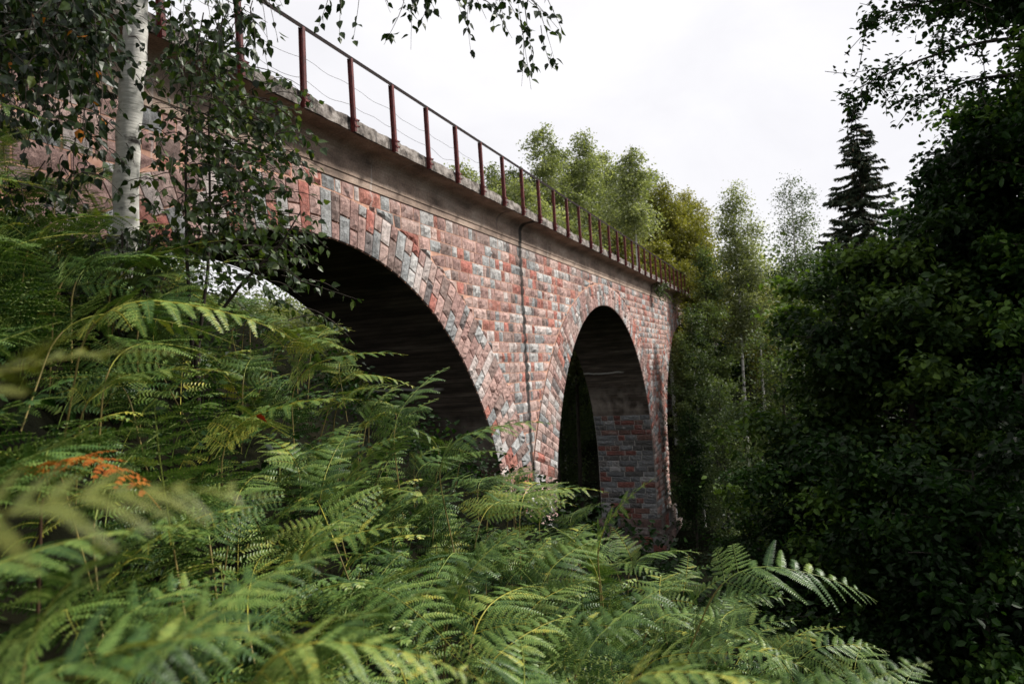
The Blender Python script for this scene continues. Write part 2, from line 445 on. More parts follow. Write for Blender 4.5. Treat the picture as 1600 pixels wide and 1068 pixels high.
# ------------------------------------------------------------------ viaduct
PAL = np.array([(0.46, 0.30, 0.265), (0.50, 0.36, 0.32), (0.37, 0.225, 0.2), (0.40, 0.15, 0.11), (0.43, 0.14, 0.105),
                (0.36, 0.39, 0.395), (0.48, 0.49, 0.485), (0.25, 0.28, 0.29), (0.24, 0.17, 0.15), (0.56, 0.50, 0.475), (0.16, 0.15, 0.15)])
PAL = PAL*0.86+0.14*np.array([0.38, 0.29, 0.265])
PW = np.array([18, 16, 14, 8, 6, 10, 9, 6, 8, 8, 3.5]); PW /= PW.sum()
brng = np.random.default_rng(21)
def stone_colour(dark=0.0):
    c = PAL[brng.choice(len(PAL), p=PW)]*brng.uniform(0.82, 1.15)
    return c*(1-dark)
def clip_half(poly, n, d):
    """keep the part of poly with n.p >= d"""
    res = []
    for k in range(len(poly)):
        a, b = poly[k], poly[(k+1) % len(poly)]
        da, db = n@a-d, n@b-d
        if da >= 0: res.append(a)
        if da*db < 0: res.append(a+(b-a)*da/(da-db))
    return res
def add_block(mb, quad, place, rel=0.05, col=None, joint=0.015, res=None):
    """a rock-faced block from four corners in the face's own (s, z); place(s, z, h) lifts it h off the face"""
    q = np.array(quad, float)
    ctr = q.mean(0)
    e = q-ctr
    L = np.linalg.norm(e, axis=1, keepdims=True)
    q = ctr+e*np.clip((L-joint*1.4)/np.maximum(L, 1e-6), 0.3, 1)
    u = np.linalg.norm(q[1]-q[0]); v = np.linalg.norm(q[3]-q[0])
    nu, nv = res or (int(np.clip(u/0.085, 3, 9)), int(np.clip(v/0.085, 3, 9)))
    U, V = np.meshgrid(np.linspace(0, 1, nu+1), np.linspace(0, 1, nv+1), indexing='ij')
    b = (1-U)[..., None]*(1-V)[..., None]*q[0]+U[..., None]*(1-V)[..., None]*q[1]+U[..., None]*V[..., None]*q[2]+(1-U)[..., None]*V[..., None]*q[3]
    edge = np.minimum(np.minimum(U*u, (1-U)*u), np.minimum(V*v, (1-V)*v))
    lift = np.clip(edge/0.05, 0, 1)**0.6
    r = rel*brng.uniform(0.5, 1.25)
    tilt = brng.normal(0, 0.4, 2)
    h = lift*(r*(0.75+tilt[0]*(U-.5)+tilt[1]*(V-.5))+brng.normal(0, 0.015, U.shape))
    h = np.where(edge < 1e-6, 0.004, np.maximum(h, 0.006))
    jit = (edge > 1e-6)[..., None]*brng.normal(0, 0.008, b.shape)
    b = b+jit
    P = place(b[..., 0], b[..., 1], h)
    i, j = np.meshgrid(np.arange(nu), np.arange(nv), indexing='ij')
    n = nv+1
    F = np.stack([i*n+j, (i+1)*n+j, (i+1)*n+j+1, i*n+j+1], -1).reshape(-1, 4)
    c = stone_colour() if col is None else col
    mb.add(P.reshape(-1, 3), F, col=c)
    # little skirt down into the mortar
    ring = [0, nu*n, nu*n+nv, nv]
    Q = place(q[:, 0], q[:, 1], np.full(4, -0.02))
    top = P.reshape(-1, 3)[ring]
    mb.add(np.concatenate([top, Q]), [(0, 4, 5, 1), (1, 5, 6, 2), (2, 6, 7, 3), (3, 7, 4, 0)], col=c*0.9)
front = lambda s, z, h: np.stack([s, FY-h, z], -1)

front_ring = lambda s, z, h: np.stack([s, FY-0.035-h, z], -1)     # ring stones stand a little proud of the courses
ARCHES = [ARCH1+k*SPAN for k in range(3)]
X0, X1 = -16.0, ARCH1+3.5*SPAN          # masonry runs into both banks
XR, ZR = 11.6, -7.8                     # extrados circle (radius, centre height)
COURSE_TOP = 4.08
def intr_half(z):
    z = np.asarray(z, float)
    return np.where(z > ZC, np.sqrt(np.maximum(RAD**2-(np.maximum(z, ZC)-ZC)**2, 0)), RAD-0.012*(ZC-z))
def extr_half(z):
    z = np.asarray(z, float)
    return np.sqrt(np.maximum(XR**2-(z-ZR)**2, 0))

via = thing('stone_viaduct', 'tall red and grey granite block viaduct with round arches crossing the valley', 'bridge', (ARCH1+SPAN, FY, -10.6))
def vb(mbx, name, mat, label=None):
    o = mbx.build(name, mat, via)
    o.matrix_parent_inverse = Matrix.Translation(-via.location)
    if label: o['label'] = label
    return o
# -- mortar core: front and back faces with the arch openings cut out, as strips between arch curve and top
core = MB()
zb = -12.0
def face_strip(y, flip):
    xs = [X0]
    for a in ARCHES:
        xs += list(a+RAD*np.sin(np.linspace(-PI/2, PI/2, 61)))
    xs.append(X1)
    xs = np.array(sorted(xs))
    lo = np.full(len(xs), zb)
    for a in ARCHES:
        ins = np.abs(xs-a) < RAD-1e-6
        lo[ins] = ZC+np.sqrt(RAD**2-(xs[ins]-a)**2)
    V = []; F = []
    for k in range(len(xs)-1):
        l0, l1 = lo[k], lo[k+1]
        m = (xs[k]+xs[k+1])/2
        inside = any(abs(m-a) < RAD for a in ARCHES)
        if inside:
            if l0 == zb: l0 = ZC
            if l1 == zb: l1 = ZC
        n = len(V)
        V += [(xs[k], y, l0), (xs[k+1], y, l1), (xs[k+1], y, COURSE_TOP), (xs[k], y, COURSE_TOP)]
        F.append((n, n+1, n+2, n+3) if not flip else (n+3, n+2, n+1, n))
    core.add(V, F)
face_strip(FY+0.004, False)
vb(core, 'mortar_bed', M['mortar'])
core = MB(); face_strip(FY+WID, True)
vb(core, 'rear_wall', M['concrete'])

# -- spandrel courses
sp = MB()
z = COURSE_TOP
while z > -9.6:
    hgt = brng.uniform(0.285, 0.345)
    z0, z1 = z-hgt, z
    z = z0
    zm = (z0+z1)/2
    spans = []
    edges = [X0+0.5]
    if z0 < ZR+XR:                       # ring crosses this course
        for a in ARCHES:
            edges += [a-extr_half(zm), a+extr_half(zm)]
        edges.append(X1-0.5)
        spans = [(edges[k], edges[k+1]) for k in range(0, len(edges), 2) if edges[k+1]-edges[k] > 0.25]
    else:
        spans = [(X0+0.5, X1-0.5)]
    if zm < -4.3: spans = []
    for a, b in spans:
        if a > 62: continue
        s = a-0.35
        while s < b:
            wd = float(np.clip(brng.gamma(4.0, 0.105), 0.18, 0.9))
            s2 = min(s+wd, b+0.35)
            if b+0.35-s2 < 0.15: s2 = b+0.35
            if s > 2.0:
                poly = [np.array(p) for p in ((s, z0), (s2, z0), (s2, z1), (s, z1))]
                cx = (s+s2)/2
                near = min(ARCHES, key=lambda q: abs(q-cx))
                d = np.array([cx-near, zm-ZR]); d = d/np.linalg.norm(d)
                # true offset outwards from the extrados, clipped by its tangent here
                poly = clip_half(poly, d, d@np.array([near, ZR])+XR+0.012)
                if len(poly) >= 3:
                    P = np.array(poly)
                    if np.ptp(P[:, 0]) > 0.09 and np.ptp(P[:, 1]) > 0.07:
                        if len(poly) == 3: poly = poly+[poly[-1]*0.5+poly[0]*0.5]
                        if len(poly) == 5:
                            ln = [np.linalg.norm(poly[k]-poly[(k+1) % 5]) for k in range(5)]
                            k = int(np.argmin(ln)); mid = (poly[k]+poly[(k+1) % 5])/2
                            poly = [p for i, p in enumerate(poly) if i not in (k, (k+1) % 5)]
                            poly.insert(k if k < 4 else 0, mid)
                        if len(poly) == 4:
                            add_block(sp, poly, front, 0.052, joint=0.017)
            s = s2
vb(sp, 'spandrel_wall', M['stone'])

# -- arch rings: radial voussoirs between intrados and extrados (or the middle of the pier)
for ai, a in enumerate(ARCHES):
    rg = MB()
    th = R_(-2.0)
    k = 0
    while th < PI-R_(-2.0):
        dth = brng.uniform(0.235, 0.335)/RAD
        t0, t1 = th, th+dth
        th = t1
        def outer(t):
            d = np.array([math.cos(t), math.sin(t)])
            c0 = np.array([0.0, ZC-ZR])               # centre of intrados seen from extrados centre
            b = d@c0
            r = -b+math.sqrt(b*b-(c0@c0-XR**2))
            if abs(d[0]) > 1e-6: r = min(r, (SPAN/2-0.012)/abs(d[0]))
            return r
        r0, r1 = outer(t0), outer(t1)
        rm = min(r0, r1)
        if ai == 2 and t0 < 1.2: continue
        cuts = [RAD]
        r = RAD+(brng.uniform(0.32, 0.52) if k % 2 else brng.uniform(0.55, 0.8))
        while r < rm-0.22:
            cuts.append(r); r += brng.uniform(0.42, 0.85)
        k += 1
        for j in range(len(cuts)):
            ra, last = cuts[j], j == len(cuts)-1
            rb0, rb1 = (r0, r1) if last else (cuts[j+1],)*2
            def pt(r, t): return (a+r*math.cos(t), ZC+r*math.sin(t))
            add_block(rg, [pt(ra, t1), pt(ra, t0), pt(rb0, t0), pt(rb1, t1)], front_ring, 0.05, joint=0.018)
    vb(rg, 'arch_ring', M['stone'])
    # vault
    vt = MB()
    tt = np.linspace(0, PI, 73)
    lower = -2.75
    tl_ = math.asin((lower-ZC)/RAD)
    inside = [(t, a+RAD*math.cos(t), ZC+RAD*math.sin(t)) for t in np.linspace(tl_, PI-tl_, 61)]
    xs_ = np.array([p[1] for p in inside]); zs_ = np.array([p[2] for p in inside])
    ys_ = np.linspace(FY-0.012, FY+WID, 9)
    V = np.stack([np.repeat(xs_, 9), np.tile(ys_, len(xs_)), np.repeat(zs_, 9)], 1)
    i, j = np.meshgrid(np.arange(len(xs_)-1), np.arange(8), indexing='ij')
    vt.add(V, np.stack([i*9+j, i*9+j+1, (i+1)*9+j+1, (i+1)*9+j], -1).reshape(-1, 4), smooth=True)
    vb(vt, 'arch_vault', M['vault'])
    # stone-faced lower part of both piers inside the arch
    for side in (-1, 1):
        pf = MB(); pm = MB()
        def face(yy, zz, h, side=side, a=a):
            zz = np.asarray(zz)
            return np.stack([a+side*(intr_half(zz)-h), yy, zz+0*yy], -1)
        zz = np.linspace(lower+0.02, -11.5, 20)
        V = np.concatenate([face(np.full(20, FY-0.01), zz, -0.012), face(np.full(20, FY+WID), zz, -0.012)])
        pm.add(V, [(q, q+1, 21+q, 20+q) for q in range(19)])
        z1 = lower
        while z1 > -10.9:
            z0 = z1-brng.uniform(0.27, 0.34)
            y = FY-0.005
            while y < FY+WID-0.02:
                y2 = min(y+float(np.clip(brng.gamma(5, 0.125), 0.3, 1.1)), FY+WID-0.01)
                if FY+WID-y2 < 0.2: y2 = FY+WID-0.01
                cc = np.array([(0.10, 0.105, 0.11), (0.14, 0.145, 0.15), (0.12, 0.05, 0.042), (0.11, 0.065, 0.055), (0.07, 0.068, 0.066), (0.2, 0.2, 0.2)])[brng.choice(6, p=[.27, .2, .15, .16, .14, .08])]*brng.uniform(1.1, 1.75)  # darker palette than the front, the inner face's shade put in
                add_block(pf, [(y, z0), (y2, z0), (y2, z1), (y, z1)], face, 0.05, col=cc, res=(5, 4))
                y = y2
            z1 = z0
        vb(pm, 'pier_mortar', M['pale_mortar'])
        vb(pf, 'pier_facing', M['stone'], 'dark grey and red coursed stone facing inside the arch, darkened further for shade')
# pier fronts below the springing, with a stepped footing
for jx in JOINTS:
    pfr = MB()
    hw = SPAN/2-RAD
    z1 = ZC-0.32
    while z1 > -11.0:
        z0 = z1-brng.uniform(0.3, 0.38)
        s = jx-hw
        while s < jx+hw-0.02:
            s2 = min(s+brng.uniform(0.35, 0.9), jx+hw)
            if jx+hw-s2 < 0.2: s2 = jx+hw
            add_block(pfr, [(s, z0), (s2, z0), (s2, z1), (s, z1)], front, 0.06)
            s = s2
        z1 = z0
    vb(pfr, 'pier_front', M['stone'])
for jx in JOINTS:
    ft = MB()
    hw = SPAN/2-RAD+0.3
    for fz, ex in ((-8.6, 0.0), (-9.5, 0.25)):
        s = jx-hw-ex
        def plinth(s_, z_, h, ex=ex): return np.stack([s_, FY-0.28-ex-h, z_], -1)
        while s < jx+hw+ex-0.02:
            s2 = min(s+brng.uniform(0.5, 1.0), jx+hw+ex)
            add_block(ft, [(s, fz-0.9), (s2, fz-0.9), (s2, fz), (s, fz)], plinth, 0.03, col=stone_colour()*0.5)
            s = s2
        sx = jx-hw-ex
        def plinth_side(y_, z_, h, sx=sx): return np.stack([sx-0.005-h, y_, z_], -1)
        y_ = FY-0.26-ex
        while y_ < FY+WID+0.2:
            y2 = min(y_+brng.uniform(0.5, 0.95), FY+WID+0.2+ex)
            for k_ in (0, 1):
                add_block(ft, [(y_, fz-0.9+0.45*k_), (y2, fz-0.9+0.45*k_), (y2, fz-0.45+0.45*k_), (y_, fz-0.45+0.45*k_)], plinth_side, 0.04, col=stone_colour()*0.45, res=(5, 4))
            y_ = y2
        ft.box((jx, FY+WID/2-0.03, fz-0.45), (2*(hw+ex)-0.02, WID+0.46+2*ex, 0.88), col=(0.12, 0.1, 0.09))
    vb(ft, 'footing', M['stone'])

# -- cornice: plain band, cove sweeping out to the ledge
cn = MB()
prof = [(FY-0.015, COURSE_TOP-0.0), (FY-0.03, COURSE_TOP+0.01), (FY-0.03, COURSE_TOP+0.16), (FY-0.05, COURSE_TOP+0.165), (FY-0.05, COURSE_TOP+0.48)]
for q in np.linspace(0, PI/2, 8)[1:]:
    prof.append((FY-0.05-0.26*(1-math.cos(q)), COURSE_TOP+0.48+0.27*math.sin(q)))
prof.append((FY-0.57, COURSE_TOP+0.775))
prof += [(FY+WID/2, COURSE_TOP+0.775)]
prof = np.array(prof)
xs = np.linspace(X0, X1, 220)
V = np.stack([np.repeat(xs, len(prof)), np.tile(prof[:, 0], len(xs)), np.tile(prof[:, 1], len(xs))], 1)
n = len(prof)
i, j = np.meshgrid(np.arange(len(xs)-1), np.arange(n-1), indexing='ij')
cn.add(V, np.stack([i*n+j, (i+1)*n+j, (i+1)*n+j+1, i*n+j+1], -1).reshape(-1, 4), smooth=False)
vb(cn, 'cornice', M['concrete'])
LED_Y = FY-0.60
LZ0, LZ1 = 4.86, 5.13
ld = MB()
lrng = np.random.default_rng(5)
xs = np.arange(X0, X1, 0.16)
nn = len(xs)
prof = np.array([(FY+1.2, LZ0), (LED_Y, LZ0), (LED_Y, (LZ0+LZ1)/2), (LED_Y, LZ1), (LED_Y+0.12, LZ1), (FY+0.1, LZ1), (FY+0.12, LZ1-0.1)])
V = np.stack([np.repeat(xs, 7), np.tile(prof[:, 0], nn), np.tile(prof[:, 1], nn)], 1).reshape(nn, 7, 3)
V[:, 1, 1] += lrng.normal(0, 0.006, nn); V[:, 2, 1] += lrng.normal(0, 0.012, nn); V[:, 3, 1] += np.abs(lrng.normal(0, 0.02, nn))
ez = lrng.normal(0, 0.007, nn); V[:, 3, 2] += ez; V[:, 4, 2] += ez; V[:, 1, 2] += np.abs(lrng.normal(0, 0.006, nn))
i, j = np.meshgrid(np.arange(nn-1), np.arange(6), indexing='ij')
ld.add(V.reshape(-1, 3), np.stack([i*7+j, (i+1)*7+j, (i+1)*7+j+1, i*7+j+1], -1).reshape(-1, 4))
ld.box(((X0+X1)/2, FY+WID-0.3, (LZ0+LZ1)/2), (X1-X0, 1.5, LZ1-LZ0-0.01))
vb(ld, 'deck_ledge', M['ledge'])
dk = MB()
dk.box(((X0+X1)/2, FY+WID/2, LZ0+0.06), (X1-X0-0.1, WID-0.2, 0.1))
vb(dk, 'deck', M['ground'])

# ------------------------------------------------------------------ railing on the ledge
RZ = 6.29
SP0, DP = 7.286, 1.505
rail = thing('deck_railing', 'long rusty red steel post railing with two sagging wires on the viaduct ledge', 'railing', (SP0, LED_Y, LZ0))
def rb(mbx, name, mat):
    o = mbx.build(name, mat, rail)
    o.matrix_parent_inverse = Matrix.Translation(-rail.location)
    return o
prng = np.random.default_rng(3)
for k in range(-7, 37):
    x = SP0+k*DP
    p = MB()
    lean = prng.normal(0.0, 0.012)-0.018
    yc = LED_Y-0.055
    wd = 0.075 if k % 2 == 0 else 0.06
    for (dx, sx, dy, sy) in ((0, 0.014, 0, 0.09), (0, wd, -0.04, 0.016), (0, wd, 0.04, 0.016)):
        b0 = np.array([(sxx*sx/2, syy*sy/2) for sxx, syy in ((-1, -1), (1, -1), (1, 1), (-1, 1))])
        lo = np.column_stack([x+b0[:, 0]+dx, yc+dy+b0[:, 1], np.full(4, LZ0-0.03)])
        hi = np.column_stack([x+b0[:, 0]+dx+lean*1.45, yc+dy+b0[:, 1], np.full(4, RZ-0.03)])
        p.add(np.concatenate([lo, hi]), [(0, 1, 5, 4), (1, 2, 6, 5), (2, 3, 7, 6), (3, 0, 4, 7), (4, 5, 6, 7), (3, 2, 1, 0)])
    for bz in (LZ0+0.08, LZ0+0.2):        # clamp bolts into the ledge
        p.tube([(x+0.075, yc-0.09, bz), (x+0.075, yc+0.12, bz)], 0.011, 5)
        p.box((x+0.035, yc-0.055, bz), (0.13, 0.014, 0.04))
    rb(p, 'post', M['red_steel'])
tr = MB()
xr = np.arange(SP0-7*DP, SP0+36*DP+0.1, 0.5)
tr.box(((xr[0]+xr[-1])/2, LED_Y-0.055, RZ), (xr[-1]-xr[0]+0.2, 0.075, 0.012))
tr.box(((xr[0]+xr[-1])/2, LED_Y-0.09, RZ-0.040), (xr[-1]-xr[0]+0.2, 0.010, 0.068))
rb(tr, 'top_rail', M['dark_steel'])
for wz in (0.50, 0.86):
    wm = MB()
    pts = []
    for k in range(-7, 36):
        if wz > 0.7 and k > 15: break
        sag = abs(prng.normal(0.05, 0.035))
        kk = prng.normal(0, 0.02)
        for u in np.linspace(0, 1, 9)[:-1]:
            pts.append((SP0+(k+u)*DP, LED_Y-0.045, LZ0+wz-4*sag*u*(1-u)+kk*math.sin(u*PI*3)+prng.normal(0, 0.003)))
    wm.tube(pts, 0.0045, 4)
    rb(wm, 'wire', M['wire'])

# ------------------------------------------------------------------ leaf shapes (x along, y across, z up)
BIRCH = ([(0, 0, 0), (0.22, 0.34, 0.05), (0.5, 0.3, 0.04), (1, 0, -0.12), (0.5, -0.3, 0.04), (0.22, -0.34, 0.05), (0.42, 0, -0.03)],
         [[(0, 6, 1), (1, 6, 2), (2, 6, 3), (0, 5, 6), (5, 4, 6), (4, 3, 6)]])
OVAL = ([(0, 0, 0), (0.3, 0.27, 0.06), (0.7, 0.25, 0.04), (1, 0, -0.1), (0.7, -0.25, 0.04), (0.3, -0.27, 0.06), (0.5, 0, -0.02)],
        [[(0, 6, 1), (1, 6, 2), (2, 6, 3), (0, 5, 6), (5, 4, 6), (4, 3, 6)]])
DIAM = ([(0, 0, 0), (0.45, 0.36, 0.06), (1, 0, -0.08), (0.45, -0.36, 0.06)], [[(0, 1, 2), (0, 2, 3)]])
STRIP = ([(0, 0.16, 0), (0, -0.16, 0), (1, -0.07, -0.15), (1, 0.07, -0.15)], [[(0, 1, 2, 3)]])

def orient(n, g, down=0.6, spread=1.0):
    """leaf axes: x along the leaf (hanging down by `down`), y across"""
    X = g.normal(0, spread, (n, 3)); X[:, 2] = X[:, 2]*0.5-down
    X = unit(X)
    Y = unit(np.cross(g.normal(0, 1, (n, 3))*0.55+np.array([0, 0, 1.0]), X))
    return X, Y

# ------------------------------------------------------------------ trees
def tree_parts(name, label, base, H, spread, cb, limbs, nleaf, lsize, leafm, barkm, tr_r, seed, shape='birch', droop=0.5, tpl=DIAM, group=None, cat='tree', sigma=0.22, rise=0.7, lean=(0, 0), tw=5):
    g = np.random.default_rng(seed)
    root = thing(name, label, cat, base, 0, group)
    k = 12
    t = np.linspace(0, 1, k)
    wob = np.cumsum(g.normal(0, 0.012*H/ k, (k, 2)), 0)*1.2
    P = np.column_stack([wob[:, 0]+lean[0]*t*H, wob[:, 1]+lean[1]*t*H, t*H*0.97-0.4*(t == 0)])
    m = MB(); m.tube(P, tr_r*(1-t)**0.8+0.012, 8)
    m.build('trunk', barkm, root)
    br = MB()
    lp, tones = [], []
    for q in range(limbs):
        f = (q+g.uniform(0, 1))/limbs
        h = cb+(0.985-cb)*f
        if shape == 'birch': prof = max(0.10, min(1.0, 0.55+2.2*f)*(1.04-f)**0.48*g.uniform(0.7, 1.35))
        elif shape == 'round': prof = max(0.2, math.sin(PI*(0.2+0.72*f))**0.6)
        else: prof = max(0.1, 1.05-f)
        L = spread*prof*g.uniform(0.55, 1.2)
        az = q*2.39996+g.normal(0, 0.4)
        st = np.array([np.interp(h, t, P[:, 0]), np.interp(h, t, P[:, 1]), h*H*0.97])
        rs = rise*g.uniform(0.4, 1.3)
        if shape == 'birch' and q % 11 == 4 and f < 0.7: rs, L = 2.2, L*1.5      # steep leaders break the outline
        d = np.array([math.cos(az), math.sin(az), rs]); d /= np.linalg.norm(d)
        s = np.linspace(0, 1, 6)[:, None]
        curve = st+d*s*L+np.array([0, 0, -1.0])*droop*L*s**2*0.6
        br.tube(curve, np.linspace(tr_r*0.28*(1-f*0.6), 0.008, 6), 4)
        nt_ = tw
        limb_tone = g.normal(0.5, 0.2 if tpl is OVAL else 0.15)
        for _ in range(nt_):
            u = g.uniform(0.2, 1.0)
            p0 = np.array([np.interp(u, s[:, 0], curve[:, c]) for c in range(3)])
            td = g.normal(0, 1, 3); td[2] = td[2]*0.4-droop*0.9; td += d*0.6; td /= np.linalg.norm(td)
            tl = L*g.uniform(0.2, 0.5)
            nn_ = max(3, int(nleaf/(limbs*nt_)*g.uniform(0.4, 1.6)*L/(0.72*spread)))
            uu = g.uniform(0, 1, nn_)[:, None]
            lp.append(p0+td*uu*tl+np.array([0, 0, -1])*uu**2*tl*droop*0.5+g.normal(0, sigma, (nn_, 3))*np.array([1, 1, 0.75]))
            tones.append(np.clip(limb_tone+g.normal(0, 0.16, nn_), 0, 1))
    if len(br.v): br.build('branches', barkm, root)
    lp = np.concatenate(lp); tones = np.concatenate(tones)
    X, Y = orient(len(lp), g, 0.5)
    cr_ = MB(); cr_.leaves(tpl, lp, X, Y, lsize*g.uniform(0.5, 1.4, len(lp)), tones)
    cr_.build('crown', leafm, root)
    return root

def px_tree(name, label, px, top_py, depth, spread, cb, limbs, nleaf, lsize, leafm, barkm, tr_r, seed, **kw):
    top = at(px, top_py, depth)
    gz = float(ground_z(top[0], top[1]))
    return tree_parts(name, label, (top[0], top[1], gz), top[2]-gz, spread, cb, limbs, nleaf, lsize, leafm, barkm, tr_r, seed, **kw)

L_, Y_, MD, DK = M['far_leaf'], M['yellow_leaf'], M['mid_leaf'], M['dark_leaf']
B_, K_ = M['birch'], M['bark']
# birches beyond the deck
far = [
    ('feathery pale birch at the left end of the trees showing above the railing', 722, 232, 46, 2.4, L_),
    ('loose green birch beyond the railing, second from the left of that row', 768, 236, 50, 2.4, L_),
    ('tall grey green birch with a forked top behind the railing', 850, 172, 52, 2.7, L_),
    ('tall dense birch rising beside the forked one behind the railing', 905, 184, 54, 2.6, L_),
    ('birch with a bare white trunk showing and a small detached tip', 982, 205, 45, 1.7, L_),
    ('yellowish bushy birch to the right of the white trunked one', 1030, 270, 58, 2.8, Y_),
    ('golden green tree sloping down to the far end of the railing', 1068, 285, 62, 3.0, Y_),
]
for k, (lab, px, py, dp, spd, lm) in enumerate(far):
    wt = 'white trunk' in lab and 'bare' in lab
    px_tree('birch_tree', lab, px, py, dp, spd*1.45, 0.76 if wt else 0.48, 40 if wt else 76, 12000 if wt else 34000, 0.16, lm, B_, 0.16, 100+k, droop=1.2, sigma=0.24, rise=0.9, tw=10)
fill = [(870, 215, 57, 2.8, L_), (935, 222, 60, 2.8, L_), (1000, 258, 62, 2.8, L_), (800, 245, 52, 2.4, L_), (1045, 305, 58, 2.6, Y_), (828, 300, 50, 2.8, L_), (925, 290, 58, 3.0, L_), (985, 300, 60, 2.8, Y_), (1075, 360, 58, 2.6, Y_), (1020, 360, 54, 2.6, Y_), (915, 360, 50, 2.4, L_), (850, 330, 46, 2.2, L_), (760, 285, 48, 2.2, L_), (800, 262, 48, 2.6, L_), (880, 262, 60, 3.0, L_), (940, 262, 62, 3.0, L_), (1008, 300, 64, 3.0, Y_), (960, 330, 52, 2.6, Y_), (880, 330, 48, 2.4, L_), (1050, 345, 60, 3.0, Y_), (690, 300, 56, 2.6, L_)]
for k, (px, py, dp, spd, lm) in enumerate(fill):
    px_tree('bushy_tree', 'lower leafy tree filling in between the birches above the railing', px, py, dp, spd*1.4, 0.5, 56, 26000, 0.17, lm, K_, 0.14, 140+k, shape='round', droop=0.8, sigma=0.26, group='leafy trees between the birches', tw=6)
# trees in front of the far end of the viaduct
px_tree('birch_tree', 'slender birch with a long bare pale trunk just right of the viaduct end', 1138, 272, 52, 2.0, 0.45, 50, 20000, 0.16, L_, B_, 0.13, 200, droop=0.9, sigma=0.36, tw=6)
px_tree('birch_tree', 'open birch with sky showing through it left of the spruce', 1232, 258, 52, 2.1, 0.45, 40, 11000, 0.14, MD, B_, 0.13, 201, droop=0.9, sigma=0.36, tw=6)
px_tree('birch_tree', 'thin birch between the two tall ones right of the viaduct', 1172, 318, 56, 1.6, 0.5, 36, 8000, 0.14, L_, B_, 0.11, 202, droop=0.9, sigma=0.36, tw=6)
px_tree('alder_tree', 'green alder hiding the very end of the deck and railing', 1098, 372, 50, 2.2, 0.2, 54, 22000, 0.15, MD, K_, 0.12, 203, droop=0.3, sigma=0.25, tw=6)
px_tree('alder_tree', 'narrow dark alder standing close against the last pier', 1078, 470, 44, 1.7, 0.1, 60, 22000, 0.14, MD, B_, 0.07, 204, droop=0.3, sigma=0.22, tw=6)
px_tree('young_tree', 'yellow green bushy tree between the bare trunks and the dark wood', 1192, 430, 58, 2.6, 0.25, 40, 12000, 0.15, Y_, K_, 0.1, 205, shape='round', droop=0.2, sigma=0.3, tw=6)
px_tree('young_tree', 'light green young tree low in front of the pale birch trunks', 1122, 585, 38, 1.7, 0.1, 44, 13000, 0.11, MD, K_, 0.07, 206, droop=0.3, sigma=0.2, tw=6)
px_tree('young_tree', 'dim young tree beside the foot of the last pier', 1075, 640, 40, 1.6, 0.1, 36, 9000, 0.12, DK, K_, 0.07, 207, droop=0.3, sigma=0.22, tw=6)
px_tree('alder_tree', 'mid green alder at the left edge of the dark wood', 1215, 500, 30, 2.2, 0.1, 54, 22000, 0.11, MD, K_, 0.09, 208, shape='round', droop=0.3, sigma=0.24, tw=6)
px_tree('young_tree', 'small leafy tree closing the far arch beside the last visible pier', 1062, 512, 43, 1.3, 0.1, 44, 16000, 0.13, MD, K_, 0.06, 209, droop=0.3, sigma=0.2, tw=6)
for k, (px, py, dp, spd) in enumerate(((1150, 470, 66, 3.2), (1225, 420, 70, 3.6), (1105, 520, 62, 2.8), (1280, 400, 62, 3.4))):
    px_tree('bushy_tree', 'dark leafy tree deep in the wood right of the viaduct', px, py, dp, spd, 0.1, 40, 13000, 0.17, DK, K_, 0.14, 220+k, shape='round', droop=0.3, sigma=0.35, group='dark trees deep in the wood', tw=6)

# spruce
def spruce(label, px, top_py, depth, seed):
    g = np.random.default_rng(seed)
    top = at(px, top_py, depth); gz = float(ground_z(top[0], top[1])); H = top[2]-gz
    root = thing('spruce_tree', label, 'tree', (top[0], top[1], gz))
    m = MB(); t = np.linspace(0, 1, 8)
    m.tube(np.column_stack([0*t, 0*t, t*H-0.3*(t == 0)]), 0.22*(1-t)+0.012, 7); m.build('trunk', M['bark'], root)
    br = MB(); pos, X, Y, S, T = [], [], [], [], []
    d = 0.15
    while d < H*0.8:
        z = H-d
        for q in range(int(g.integers(5, 9))):
            az = g.uniform(0, 2*PI)
            L = (0.06+0.31*d)*g.uniform(0.45, 1.2) if d < 9 else 2.7*g.uniform(0.6, 1.15)
            dirv = np.array([math.cos(az), math.sin(az), 0])
            s = np.linspace(0, 1, 5)[:, None]
            cv = np.array([0, 0, z])+dirv*s*L+np.array([0, 0, 1])*(-0.42*s+0.25*s**3)*L*(1 if d > 1.5 else -0.5)
            br.tube(cv, np.linspace(0.025, 0.006, 5), 4)
            n = int(14+L*70)
            u = g.uniform(0.08, 1, n)
            p = np.column_stack([np.interp(u, s[:, 0], cv[:, c]) for c in range(3)])
            side = np.cross(dirv, [0, 0, 1])
            sg = g.choice([-1, 1], n)[:, None]
            x = unit(dirv*g.uniform(0.2, 0.9, n)[:, None]+side*sg*g.uniform(0.1, 0.9, n)[:, None]+np.array([0, 0, -1])*g.uniform(0.2, 0.9, n)[:, None])
            pos.append(p); X.append(x); Y.append(unit(np.cross(x, g.normal(0, 1, (n, 3))))); S.append(g.uniform(0.14, 0.34, n)*(0.6+0.5*min(1, L))); T.append(np.clip(g.normal(0.4, 0.2, n), 0, 1))
        d += g.uniform(0.2, 0.36)
    br.build('branches', M['bark'], root)
    cm = MB(); cm.leaves(STRIP, np.concatenate(pos), np.concatenate(X), np.concatenate(Y), np.concatenate(S), np.concatenate(T)); cm.build('crown', M['needle'], root)
spruce('dark pointed spruce standing against the white sky', 1334, 152, 44, 31)
spruce('shorter spruce half hidden behind the dark broadleaved wood', 1412, 318, 52, 32)

